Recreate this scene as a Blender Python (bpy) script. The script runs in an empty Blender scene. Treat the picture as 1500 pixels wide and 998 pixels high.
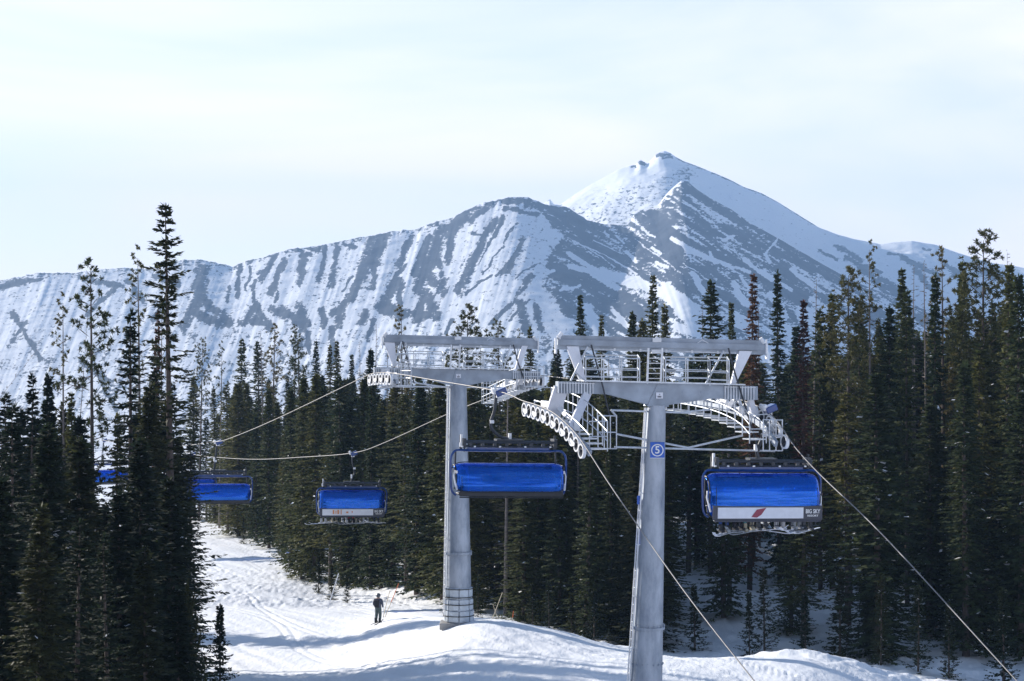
import bpy, bmesh, math, random
import numpy as np
from mathutils import Vector, Matrix
R_ = math.radians
random.seed(7)
rng = np.random.default_rng(11)
F = 2917.0          # focal length in photograph pixels (1500 wide)
EYE = 20.0          # eye height above the datum
scene = bpy.context.scene
col = scene.collection

def P(px, py, Y):
    return Vector(((px-750)/F*Y, Y, EYE+(499-py)/F*Y))

# ---------------------------------------------------------------- noise
def _hash(ix, iy, s):
    h = (ix*374761393 + iy*668265263 + s*1442695041) & 0x7fffffff
    h = ((h ^ (h >> 13))*1274126177) & 0x7fffffff
    return ((h ^ (h >> 16)) & 0xffff)/65535.0
def vnoise(x, y, s=0):
    x = np.asarray(x, float); y = np.asarray(y, float)
    ix = np.floor(x).astype(np.int64); iy = np.floor(y).astype(np.int64)
    fx = x-ix; fy = y-iy
    fx = fx*fx*(3-2*fx); fy = fy*fy*(3-2*fy)
    a = _hash(ix, iy, s); b = _hash(ix+1, iy, s); c = _hash(ix, iy+1, s); d = _hash(ix+1, iy+1, s)
    return (a*(1-fx)+b*fx)*(1-fy)+(c*(1-fx)+d*fx)*fy
def fbm(x, y, o=4, s=0, g=0.5):
    t = 0; a = 1; n = 0
    for i in range(o):
        t = t+a*vnoise(x*2**i+i*17.3, y*2**i+i*9.1, s+i); n += a; a *= g
    return t/n

# ---------------------------------------------------------------- materials
def new_mat(name):
    m = bpy.data.materials.new(name); m.use_nodes = True
    return m, m.node_tree, m.node_tree.nodes['Principled BSDF']
def setp(b, **k):
    for n, v in k.items():
        b.inputs[n.replace('_', ' ')].default_value = v
def simple(name, c, rough=0.5, metal=0.0, var=0.0, vscale=3.0, bump=0.0, bscale=20.0, coat=0.0):
    m, t, b = new_mat(name)
    b.inputs['Base Color'].default_value = (*c, 1)
    b.inputs['Roughness'].default_value = rough
    b.inputs['Metallic'].default_value = metal
    b.inputs['Coat Weight'].default_value = coat
    if var or bump:
        tc = t.nodes.new('ShaderNodeTexCoord')
    if var:
        n = t.nodes.new('ShaderNodeTexNoise'); n.inputs['Scale'].default_value = vscale; n.inputs['Detail'].default_value = 5
        t.links.new(tc.outputs['Object'], n.inputs['Vector'])
        r = t.nodes.new('ShaderNodeMapRange'); r.inputs['To Min'].default_value = 1-var; r.inputs['To Max'].default_value = 1+var
        r.inputs['From Min'].default_value = .3; r.inputs['From Max'].default_value = .7
        t.links.new(n.outputs['Fac'], r.inputs['Value'])
        mx = t.nodes.new('ShaderNodeVectorMath'); mx.operation = 'SCALE'; mx.inputs[0].default_value = c
        t.links.new(r.outputs['Result'], mx.inputs['Scale']); t.links.new(mx.outputs[0], b.inputs['Base Color'])
    if bump:
        n = t.nodes.new('ShaderNodeTexNoise'); n.inputs['Scale'].default_value = bscale; n.inputs['Detail'].default_value = 4
        t.links.new(tc.outputs['Object'], n.inputs['Vector'])
        bp = t.nodes.new('ShaderNodeBump'); bp.inputs['Strength'].default_value = bump; bp.inputs['Distance'].default_value = .05
        t.links.new(n.outputs['Fac'], bp.inputs['Height']); t.links.new(bp.outputs[0], b.inputs['Normal'])
    return m

M = {}
def galv_mat():
    m, t, b = new_mat('galvanised_steel')
    tc = t.nodes.new('ShaderNodeTexCoord')
    mp = t.nodes.new('ShaderNodeMapping'); mp.inputs['Scale'].default_value = (1, 1, .35)
    t.links.new(tc.outputs['Object'], mp.inputs['Vector'])
    n = t.nodes.new('ShaderNodeTexNoise'); n.inputs['Scale'].default_value = 2.2; n.inputs['Detail'].default_value = 7; n.inputs['Roughness'].default_value = .65
    t.links.new(mp.outputs[0], n.inputs['Vector'])
    cr = t.nodes.new('ShaderNodeValToRGB')
    e = cr.color_ramp.elements
    e[0].position = .3; e[0].color = (.2, .235, .29, 1); e[1].position = .62; e[1].color = (.42, .46, .52, 1)
    t.links.new(n.outputs['Fac'], cr.inputs[0]); t.links.new(cr.outputs[0], b.inputs['Base Color'])
    setp(b, Metallic=.35, Roughness=.5)
    return m
M['galv'] = galv_mat()
M['steel'] = simple('bright_galvanised_tube', (.55, .58, .62), .42, .3, .18, 4)
M['beam'] = simple('weathered_beam_steel', (.27, .31, .365), .5, .3, .25, 1.6)
M['white'] = simple('white_painted_metal', (.72, .73, .75), .4, 0, .1, 3)
M['dark'] = simple('dark_steel', (.035, .04, .05), .45, .3, .3, 5)
M['rubber'] = simple('sheave_rubber', (.02, .02, .022), .7)
M['rope'] = simple('steel_rope', (.2, .195, .195), .6, .1, .15, 8)
M['bluetube'] = simple('blue_painted_tube', (.0, .04, .2), .28, .1, .1, 3, coat=.5)
M['seatblack'] = simple('black_seat_vinyl', (.015, .016, .02), .5, 0, .3, 6)
M['panelwhite'] = simple('white_panel', (.68, .70, .76), .35, 0, .06, 4)
M['paneldark'] = simple('charcoal_panel', (.03, .035, .055), .35)
M['text'] = simple('white_lettering', (.8, .8, .8), .5)
M['signblue'] = simple('blue_sign_paint', (.012, .10, .48), .35, 0, .15, 10)
M['ribbonred'] = simple('maroon_stripe', (.25, .03, .06), .4)
M['ad_orange'] = simple('orange_print', (.6, .25, .1), .4)
M['pad'] = simple('pale_foam_pad', (.5, .55, .6), .7, 0, .15, 3, .3, 8)
M['strap'] = simple('black_strap', (.02, .02, .02), .7)
M['concrete'] = simple('grey_concrete', (.33, .32, .31), .85, 0, .25, 4, .4, 12)
M['bamboo'] = simple('pale_bamboo', (.55, .47, .33), .6, 0, .2, 8)
M['orange'] = simple('orange_bamboo', (.65, .13, .04), .6, 0, .2, 8)
M['jacket'] = simple('slate_jacket', (.07, .08, .12), .8, 0, .3, 9)
M['pants'] = simple('grey_green_trousers', (.07, .1, .1), .8, 0, .3, 9)
M['skin'] = simple('skin', (.5, .32, .25), .6)
M['helmet'] = simple('dark_helmet', (.08, .09, .11), .4)
M['ski'] = simple('pale_ski', (.6, .62, .66), .35, 0, .3, 3)
M['boot'] = simple('ski_boot', (.35, .36, .38), .4, 0, .4, 3)
for n, c in (('wear_red', (.45, .02, .03)), ('wear_blue', (.03, .07, .25)), ('wear_grey', (.3, .32, .34)), ('wear_teal', (.1, .32, .33)), ('wear_black', (.02, .02, .025)), ('wear_khaki', (.3, .27, .2))):
    M[n] = simple(n+'_cloth', c, .85, 0, .25, 9)
def bubble_mat():
    m, t, b = new_mat('blue_tinted_acrylic')
    setp(b, Roughness=.16, Metallic=.65)
    b.inputs['Base Color'].default_value = (.0, .20, .78, 1)
    b.inputs['Coat Weight'].default_value = .45; b.inputs['Coat Roughness'].default_value = .03; b.inputs['Coat IOR'].default_value = 1.7
    n = t.nodes.new('ShaderNodeTexNoise'); n.inputs['Scale'].default_value = 1.6; n.inputs['Detail'].default_value = 2
    tc = t.nodes.new('ShaderNodeTexCoord'); mp = t.nodes.new('ShaderNodeMapping'); mp.inputs['Scale'].default_value = (.22, .6, 1.9)
    t.links.new(tc.outputs['Object'], mp.inputs['Vector']); t.links.new(mp.outputs[0], n.inputs['Vector'])
    bp = t.nodes.new('ShaderNodeBump'); bp.inputs['Strength'].default_value = .7; bp.inputs['Distance'].default_value = .12
    t.links.new(n.outputs['Fac'], bp.inputs['Height']); t.links.new(bp.outputs[0], b.inputs['Normal']); t.links.new(bp.outputs[0], b.inputs['Coat Normal'])
    tr = t.nodes.new('ShaderNodeBsdfTransparent'); tr.inputs[0].default_value = (.0, .28, 1, 1)
    mx = t.nodes.new('ShaderNodeMixShader'); mx.inputs[0].default_value = .5
    t.links.new(tr.outputs[0], mx.inputs[1]); t.links.new(b.outputs[0], mx.inputs[2])
    t.links.new(mx.outputs[0], t.nodes['Material Output'].inputs['Surface'])
    return m
M['bubble'] = bubble_mat()

def foliage_mat(name, c1, c2, c3, rough=.75, transl=.28):
    m, t, b = new_mat(name)
    oi = t.nodes.new('ShaderNodeObjectInfo')
    cr = t.nodes.new('ShaderNodeValToRGB')
    e = cr.color_ramp.elements
    e[0].position = 0; e[0].color = (*c1, 1); e[1].position = 1; e[1].color = (*c3, 1)
    el = e.new(.5); el.color = (*c2, 1)
    g = t.nodes.new('ShaderNodeNewGeometry')
    n = t.nodes.new('ShaderNodeTexNoise'); n.inputs['Scale'].default_value = .9; n.inputs['Detail'].default_value = 4
    tc = t.nodes.new('ShaderNodeTexCoord'); t.links.new(tc.outputs['Object'], n.inputs['Vector'])
    ad = t.nodes.new('ShaderNodeMath'); ad.operation = 'ADD'
    t.links.new(oi.outputs['Random'], ad.inputs[0]); t.links.new(n.outputs['Fac'], ad.inputs[1])
    sb = t.nodes.new('ShaderNodeMath'); sb.operation = 'SUBTRACT'; sb.inputs[1].default_value = .5; sb.use_clamp = True
    t.links.new(ad.outputs[0], sb.inputs[0]); t.links.new(sb.outputs[0], cr.inputs[0])
    vr = t.nodes.new('ShaderNodeMapRange'); vr.inputs['To Min'].default_value = .6; vr.inputs['To Max'].default_value = 1.35
    t.links.new(g.outputs['Random Per Island'], vr.inputs['Value'])
    sc = t.nodes.new('ShaderNodeVectorMath'); sc.operation = 'SCALE'
    t.links.new(cr.outputs[0], sc.inputs[0]); t.links.new(vr.outputs['Result'], sc.inputs['Scale'])
    t.links.new(sc.outputs[0], b.inputs['Base Color'])
    setp(b, Roughness=rough); b.inputs['Specular IOR Level'].default_value = .25
    tl = t.nodes.new('ShaderNodeBsdfTranslucent'); t.links.new(sc.outputs[0], tl.inputs[0])
    mx = t.nodes.new('ShaderNodeMixShader'); mx.inputs[0].default_value = transl
    t.links.new(b.outputs[0], mx.inputs[1]); t.links.new(tl.outputs[0], mx.inputs[2])
    t.links.new(mx.outputs[0], t.nodes['Material Output'].inputs['Surface'])
    return m
M['needles'] = foliage_mat('spruce_needles', (.030, .048, .020), (.066, .082, .028), (.145, .138, .040))
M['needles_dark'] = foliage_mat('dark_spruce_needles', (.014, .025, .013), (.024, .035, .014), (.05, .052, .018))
M['needles_pine'] = foliage_mat('pine_needles', (.045, .058, .022), (.09, .09, .03), (.16, .13, .045))
M['needles_rust'] = foliage_mat('rusty_dead_needles', (.085, .035, .03), (.11, .05, .035), (.15, .075, .04))
M['twigs'] = foliage_mat('bare_grey_twigs', (.12, .10, .09), (.17, .14, .12), (.22, .18, .15), transl=.05)
M['bark'] = simple('conifer_bark', (.085, .065, .055), .9, 0, .4, 6, .5, 14)
M['greywood'] = simple('weathered_dead_wood', (.2, .17, .155), .9, 0, .35, 6, .5, 14)
M['snowclump'] = simple('clinging_snow', (.82, .84, .88), .7)

# ---------------------------------------------------------------- mesh helpers
def tag(o, label=None, cat=None, group=None, kind=None):
    if label: o['label'] = label
    if cat: o['category'] = cat
    if group: o['group'] = group
    if kind: o['kind'] = kind
    return o
def empty(name, loc=(0, 0, 0), rz=0, label=None, cat=None, group=None):
    o = bpy.data.objects.new(name, None); col.objects.link(o)
    o.location = loc; o.rotation_euler = (0, 0, rz); o.empty_display_size = .3
    return tag(o, label, cat, group)
def inv_of(parent):
    if parent is None: return None
    chain = []
    p = parent
    while p is not None:
        chain.append(Matrix.LocRotScale(p.location, p.rotation_euler, p.scale)); p = p.parent
    m = Matrix.Identity(4)
    for c in reversed(chain): m = m @ c
    return m.inverted()
class MB:
    """collects boxes, bars, tubes and plates of one part"""
    def __init__(s): s.v = []; s.f = []; s.mi = []; s.m = Matrix.Identity(4)
    def add(s, vs, fs, mi=0):
        o = len(s.v); s.v += [s.m @ Vector(v) for v in vs]; s.f += [[i+o for i in f] for f in fs]; s.mi += [mi]*len(fs)
        return s
    def box(s, c, d, rot=None, mi=0):
        c = Vector(c); h = [x/2 for x in d]
        vs = []
        for x in (-1, 1):
            for y in (-1, 1):
                for z in (-1, 1):
                    p = Vector((x*h[0], y*h[1], z*h[2]))
                    if rot is not None: p = rot @ p
                    vs.append(c+p)
        return s.add(vs, [[0, 1, 3, 2], [4, 6, 7, 5], [0, 4, 5, 1], [2, 3, 7, 6], [0, 2, 6, 4], [1, 5, 7, 3]], mi)
    def bar(s, a, b, w=.06, h=None, up=Vector((0, 0, 1)), mi=0):
        a = Vector(a); b = Vector(b); d = b-a; L = d.length
        if L < 1e-6: return s
        z = d/L; u = up
        if abs(z.dot(u)) > .97: u = Vector((1, 0, 0))
        x = z.cross(u).normalized(); y = x.cross(z)
        return s.box((a+b)/2, (w, h or w, L), Matrix((x, y, z)).transposed(), mi)
    def tube(s, pts, r, n=8, mi=0, cap=True):
        pts = [Vector(p) for p in pts]
        rs = r if isinstance(r, (list, tuple)) else [r]*len(pts)
        vs = []; fs = []; px = None
        for i, p in enumerate(pts):
            t = (pts[min(i+1, len(pts)-1)]-pts[max(i-1, 0)]).normalized()
            if px is None:
                u = Vector((0, 0, 1)) if abs(t.z) < .9 else Vector((1, 0, 0))
                x = t.cross(u).normalized()
            else:
                x = (px-t*px.dot(t)).normalized()
            px = x; y = t.cross(x)
            for k in range(n):
                a = 2*math.pi*k/n
                vs.append(p+(x*math.cos(a)+y*math.sin(a))*rs[i])
        for i in range(len(pts)-1):
            for k in range(n):
                fs.append([i*n+k, i*n+(k+1) % n, (i+1)*n+(k+1) % n, (i+1)*n+k])
        if cap:
            fs.append(list(range(n))[::-1]); fs.append([(len(pts)-1)*n+k for k in range(n)])
        return s.add(vs, fs, mi)
    def disc(s, c, axis, r, w, n=20, r_in=0, mi=0):
        c = Vector(c); a = Vector(axis).normalized()
        u = Vector((0, 0, 1)) if abs(a.z) < .9 else Vector((1, 0, 0))
        x = a.cross(u).normalized(); y = a.cross(x)
        vs = []; fs = []
        rr = [r, r] if not r_in else [r, r, r_in, r_in]
        oo = [-w/2, w/2] if not r_in else [-w/2, w/2, w/2, -w/2]
        for j in range(len(rr)):
            for k in range(n):
                t = 2*math.pi*k/n
                vs.append(c+a*oo[j]+(x*math.cos(t)+y*math.sin(t))*rr[j])
        m = len(rr)
        for j in range(m if r_in else 1):
            j2 = (j+1) % m
            for k in range(n):
                fs.append([j*n+k, j*n+(k+1) % n, j2*n+(k+1) % n, j2*n+k])
        if not r_in:
            fs.append(list(range(n))[::-1]); fs.append(list(range(n, 2*n)))
        return s.add(vs, fs, mi)
    def prism(s, poly, off, mi=0):
        """flat polygon (list of points) extruded by vector off"""
        n = len(poly); off = Vector(off)
        vs = [Vector(p)-off/2 for p in poly]+[Vector(p)+off/2 for p in poly]
        fs = [list(range(n))[::-1], list(range(n, 2*n))]+[[k, (k+1) % n, n+(k+1) % n, n+k] for k in range(n)]
        return s.add(vs, fs, mi)
    def build(s, name, mats, parent=None, world=False, smooth=False, bevel=0):
        me = bpy.data.meshes.new(name)
        vs = s.v
        if world and parent is not None:
            im = inv_of(parent); vs = [im @ v for v in vs]
        me.from_pydata([tuple(v) for v in vs], [], s.f)
        for m in (mats if isinstance(mats, (list, tuple)) else [mats]): me.materials.append(m)
        me.polygons.foreach_set('material_index', s.mi)
        if smooth: me.polygons.foreach_set('use_smooth', [True]*len(s.f))
        bm = bmesh.new(); bm.from_mesh(me); bmesh.ops.recalc_face_normals(bm, faces=bm.faces)
        bm.to_mesh(me); bm.free()
        o = bpy.data.objects.new(name, me); col.objects.link(o)
        if parent is not None: o.parent = parent
        if bevel:
            b = o.modifiers.new('edge', 'BEVEL'); b.width = bevel; b.segments = 2; b.limit_method = 'ANGLE'
        if smooth and hasattr(me, 'set_sharp_from_angle'): me.set_sharp_from_angle(angle=R_(35))
        return o
def grid_mesh(name, V, nr, nc, mat, smooth=True, attrs=None):
    me = bpy.data.meshes.new(name)
    me.vertices.add(nr*nc); me.vertices.foreach_set('co', V.reshape(-1).astype(np.float32))
    i = np.arange(nr-1)[:, None]*nc+np.arange(nc-1)[None, :]
    q = np.stack([i, i+1, i+nc+1, i+nc], -1).reshape(-1, 4).astype(np.int32)
    me.loops.add(q.size); me.loops.foreach_set('vertex_index', q.reshape(-1))
    me.polygons.add(len(q)); me.polygons.foreach_set('loop_start', np.arange(0, q.size, 4, dtype=np.int32))
    me.polygons.foreach_set('loop_total', np.full(len(q), 4, np.int32))
    me.polygons.foreach_set('use_smooth', np.full(len(q), smooth))
    for k, a in (attrs or {}).items():
        at = me.attributes.new(k, 'FLOAT', 'POINT'); at.data.foreach_set('value', a.reshape(-1).astype(np.float32))
    me.materials.append(mat); me.update(); me.validate()
    o = bpy.data.objects.new(name, me); col.objects.link(o)
    return o
def copy_tree(o, parent=None):
    c = o.copy(); col.objects.link(c); c.parent = parent
    for ch in [x for x in bpy.data.objects if x.parent == o]: copy_tree(ch, c)
    return c

# ---------------------------------------------------------------- terrain
TPX = np.array([-1500, -900, -400, 0, 200, 300, 400, 500, 600, 700, 800, 900, 1000, 1100, 1200, 1350, 1500, 1900, 2500, 3200], float)
TY = np.array([-60, 30, 50, 70, 80, 90, 100, 115, 130, 160, 205, 260, 350, 600, 1000, 1600], float)
TZ = np.array([
 [-15]*20,
 [-16, -16, -15.6, -15.4, -15.2, -15, -14.8, -14.5, -14.2, -14, -14, -14, -14, -14, -14.2, -14.6, -15, -15, -15, -15],
 [-17.5, -17, -16, -15.5, -15.2, -15, -14.6, -14.2, -13.8, -13.3, -13, -13, -13, -13.1, -13.4, -14, -14.8, -16, -16.5, -16],
 [-17.5, -17.5, -16.5, -16, -15.6, -15.1, -14.6, -14.1, -13.5, -13.1, -12.9, -12.8, -12.8, -12.9, -13.1, -13.8, -14.8, -16, -16, -16],
 [-17.5, -17.5, -17, -16, -15.7, -15.2, -14.8, -14.3, -13.6, -13.0, -12.8, -12.8, -12.85, -12.85, -12.95, -14.0, -15.0, -15, -15, -15],
 [-17.5, -17.5, -17.5, -16.2, -15.8, -15.4, -15.1, -14.6, -13.7, -12.7, -13.0, -13.8, -14.4, -14.6, -14.9, -15.3, -15.6, -14.5, -14, -14],
 [-17.5, -17.5, -18, -16.5, -16, -15.7, -15.4, -15.0, -14.0, -14.1, -15.1, -15.8, -15.9, -15.7, -15.5, -15.6, -15.8, -14, -13, -13],
 [-17.5, -17.5, -18, -17, -16.5, -16.1, -15.9, -15.7, -15.6, -15.6, -15.6, -15.4, -15, -14.8, -14.8, -14.9, -15., -13, -12, -12],
 [-18, -18, -18, -17.5, -17, -16.8, -16.9, -17.2, -16.6, -15.8, -15.2, -14.9, -14.6, -14.4, -14.3, -14.2, -14, -12, -11, -11],
 [-19, -18.5, -19, -19, -18.5, -18.0, -17.8, -17.6, -17, -16, -15, -14.5, -14, -13.6, -13.3, -13, -12.5, -10, -9, -9],
 [-21, -20, -20, -20, -19.5, -19.1, -18.7, -17.5, -16.5, -15.8, -15, -14.2, -13.4, -12.8, -12, -11.5, -11, -9, -8, -8],
 [-27, -26, -25, -24, -23, -22.5, -22, -21, -19.5, -18, -16.5, -15.5, -14.5, -13.5, -12.5, -11.5, -10.5, -9, -8, -8],
 [-38, -36, -34, -33, -33, -33, -32, -31, -30, -29, -28, -27, -26, -25, -24, -22, -20, -18, -18, -18],
 [-58, -56, -55, -54, -54, -54, -53, -52, -51, -50, -50, -48, -46, -44, -42, -40, -38, -36, -36, -36],
 [-70]*20, [-78]*20], float)
def _cr(p0, p1, p2, p3, t):
    return p1+.5*t*(p2-p0+t*(2*p0-5*p1+4*p2-p3+t*(3*(p1-p2)+p3-p0)))
def _seg(xs, x):
    x = np.clip(x, xs[0], xs[-1]-1e-6); i = np.clip(np.searchsorted(xs, x, 'right')-1, 0, len(xs)-2)
    return i, (x-xs[i])/(xs[i+1]-xs[i])
def ground_smooth(X, Y):
    X = np.asarray(X, float); Y = np.asarray(Y, float)
    px = 750+F*X/np.maximum(Y, 30.0)
    i, t = _seg(TPX, px); j, w = _seg(TY, Y)
    n, m = len(TPX), len(TY)
    def row(jj):
        jj = np.clip(jj, 0, m-1)
        return _cr(TZ[jj, np.clip(i-1, 0, n-1)], TZ[jj, i], TZ[jj, np.clip(i+1, 0, n-1)], TZ[jj, np.clip(i+2, 0, n-1)], t)
    return EYE+_cr(row(j-1), row(j), row(j+1), row(j+2), w)
def sstep(a, b, x):
    t = np.clip((x-a)/(b-a), 0, 1); return t*t*(3-2*t)
def ground(X, Y):
    X = np.asarray(X, float); Y = np.asarray(Y, float)
    z = ground_smooth(X, Y)
    px = 750+F*X/np.maximum(Y, 30.0)
    # forest floor is lumpy, the piste is smoother with ploughed edges
    piste_r = np.interp(Y, [60, 78, 86, 92, 105, 112, 122, 135, 160, 185, 215], [1500, 1300, 950, 790, 700, 640, 580, 500, 410, 340, 270])
    forest = sstep(10, 110, px-piste_r)+sstep(0, 60, 270-px)
    forest = np.clip(forest, 0, 1)*sstep(60, 80, Y)
    z = z+(fbm(X/6, Y/6, 2, 5)-.5)*(.10+forest*.9)
    rough = sstep(.5, .62, fbm(X/7, Y/9, 2, 61))
    z = z+(fbm(X/.8, Y/.8, 3, 9)-.5)*(.045+.09*rough+forest*.28)
    # carved ski tracks wandering down the run
    for i_, (amp_, wl_, off_) in enumerate(((1.2, 17, 0), (.9, 13, 2.2), (1.6, 23, -3.1), (.7, 11, 5.0), (1.1, 19, 8.2), (1.4, 15, -6.0), (.9, 21, 11.5))):
        q_ = X*.93+(Y-90)*.36-off_-amp_*np.sin(Y/wl_*2+i_)
        for e_ in (0, .45):
            z = z-.05*np.exp(-((q_-e_)/.09)**2)*(1-forest)
    # old tracks running with the lift line
    q = X*.93+Y*.36
    z = z+(vnoise(q/.42+.6*fbm(X/6, Y/6, 2, 3), Y/14, 21)-.5)*.07*(1-forest)
    # broken, clumpy bank beside the piste
    bank = sstep(118, 126, Y)*(1-sstep(150, 160, Y))
    z = z+np.abs(fbm(X/.5, Y/1.6, 3, 33)-.5)*.24*bank*(1-forest*.5)
    z = z+.35*sstep(122, 127, Y)*(1-sstep(133, 146, Y))
    rim = np.exp(-((px-piste_r)/35.0)**2)*sstep(70, 80, Y)*(1-sstep(115, 130, Y))
    z = z+rim*(.25*fbm(X/1.6, Y/1.6, 2, 12)-.12)
    return z
def gz(x, y): return float(ground(np.array([x]), np.array([y]))[0])

def snow_mat():
    m, t, b = new_mat('packed_snow')
    tc = t.nodes.new('ShaderNodeTexCoord')
    n = t.nodes.new('ShaderNodeTexNoise'); n.inputs['Scale'].default_value = .25; n.inputs['Detail'].default_value = 6
    t.links.new(tc.outputs['Object'], n.inputs['Vector'])
    cr = t.nodes.new('ShaderNodeValToRGB'); e = cr.color_ramp.elements
    e[0].position = .3; e[0].color = (.78, .81, .85, 1); e[1].position = .7; e[1].color = (.88, .89, .91, 1)
    t.links.new(n.outputs['Fac'], cr.inputs[0]); t.links.new(cr.outputs[0], b.inputs['Base Color'])
    setp(b, Roughness=.75); b.inputs['Specular IOR Level'].default_value = .3
    n2 = t.nodes.new('ShaderNodeTexNoise'); n2.inputs['Scale'].default_value = 3.5; n2.inputs['Detail'].default_value = 6; n2.inputs['Roughness'].default_value = .6
    mp = t.nodes.new('ShaderNodeMapping'); mp.inputs['Rotation'].default_value = (0, 0, R_(-22)); mp.inputs['Scale'].default_value = (1, .35, 1)
    t.links.new(tc.outputs['Object'], mp.inputs['Vector']); t.links.new(mp.outputs[0], n2.inputs['Vector'])
    bp = t.nodes.new('ShaderNodeBump'); bp.inputs['Strength'].default_value = .5; bp.inputs['Distance'].default_value = .12
    t.links.new(n2.outputs['Fac'], bp.inputs['Height']); t.links.new(bp.outputs[0], b.inputs['Normal'])
    return m
M['snow'] = snow_mat()
def make_ground():
    pxs = np.concatenate([np.linspace(-9000, -900, 30), np.linspace(-850, -20, 90), np.linspace(-15, 1515, 720), np.linspace(1530, 3000, 60), np.linspace(3200, 9000, 20)])
    ys = np.concatenate([np.array([30, 36, 42, 48, 54, 58.]), np.arange(60, 80, .45), np.arange(80, 128, .3), np.arange(128, 215, .8), np.arange(216, 360, 6), np.array([380, 420, 480, 560, 650, 800, 1000, 1300, 1800, 2600, 3800, 5000.])])
    A, Yg = np.meshgrid((pxs-750)/F, ys)
    X = A*Yg
    Z = ground(X, Yg)
    # strip behind and under the camera
    back = []
    for y in (-60., -20., 0., 15.):
        back.append(np.stack([A[0]*30*1.0, np.full_like(A[0], y), np.full_like(A[0], EYE-15.0)], -1))
    V = np.concatenate([np.array(back), np.stack([X, Yg, Z], -1)], 0)
    o = grid_mesh('ground', V, V.shape[0], V.shape[1], M['snow'])
    tag(o, kind='structure')
make_ground()
# ---------------------------------------------------------------- mountain
def ip(x, pts):
    a = np.array(pts, float); return np.interp(x, a[:, 0], a[:, 1])
SIL1 = [(-900, 470), (-300, 430), (0, 411), (30, 405), (55, 400), (110, 400), (150, 394), (180, 393), (215, 394), (240, 387), (270, 381), (295, 381), (340, 390), (352, 386), (400, 373), (425, 366), (450, 362), (500, 354), (540, 346), (575, 339), (610, 336), (640, 325), (662, 319), (680, 309), (700, 300), (740, 290), (758, 288), (775, 290), (800, 300), (830, 304), (845, 313), (860, 322), (885, 329), (920, 329), (928, 316), (940, 308), (965, 299), (975, 286), (985, 276), (998, 265), (1007, 266), (1022, 279), (1040, 290), (1070, 306), (1100, 328), (1150, 355), (1200, 384), (1250, 412), (1300, 432), (1400, 470), (1500, 500), (2400, 560)]
SIL2 = [(-900, 520), (600, 420), (700, 345), (780, 308), (795, 299), (806, 292), (812, 300), (820, 300), (845, 283), (870, 268), (905, 249), (922, 243), (930, 242), (938, 234), (948, 240), (957, 231), (965, 223), (973, 221), (981, 224), (990, 230), (1000, 236), (1040, 251), (1065, 262), (1090, 274), (1115, 283), (1140, 296), (1170, 315), (1200, 334), (1230, 345), (1260, 352), (1290, 358), (1310, 355), (1335, 353), (1370, 358), (1400, 370), (1450, 385), (1500, 392), (1700, 415), (2400, 470)]
D1, D2 = 2800.0, 3600.0
def sig(x): return 1/(1+np.exp(-x))
def stroke(px, py, strokes, soft=.5):
    d = np.zeros_like(px)
    for x1, y1, x2, y2, w in strokes:
        vx, vy = x2-x1, y2-y1; L2 = vx*vx+vy*vy+1e-6
        t = np.clip(((px-x1)*vx+(py-y1)*vy)/L2, 0, 1)
        r = np.hypot(px-x1-t*vx, py-y1-t*vy)/(w*.5)
        d = np.maximum(d, np.clip(1.35-r, 0, 1))
    return d
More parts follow.
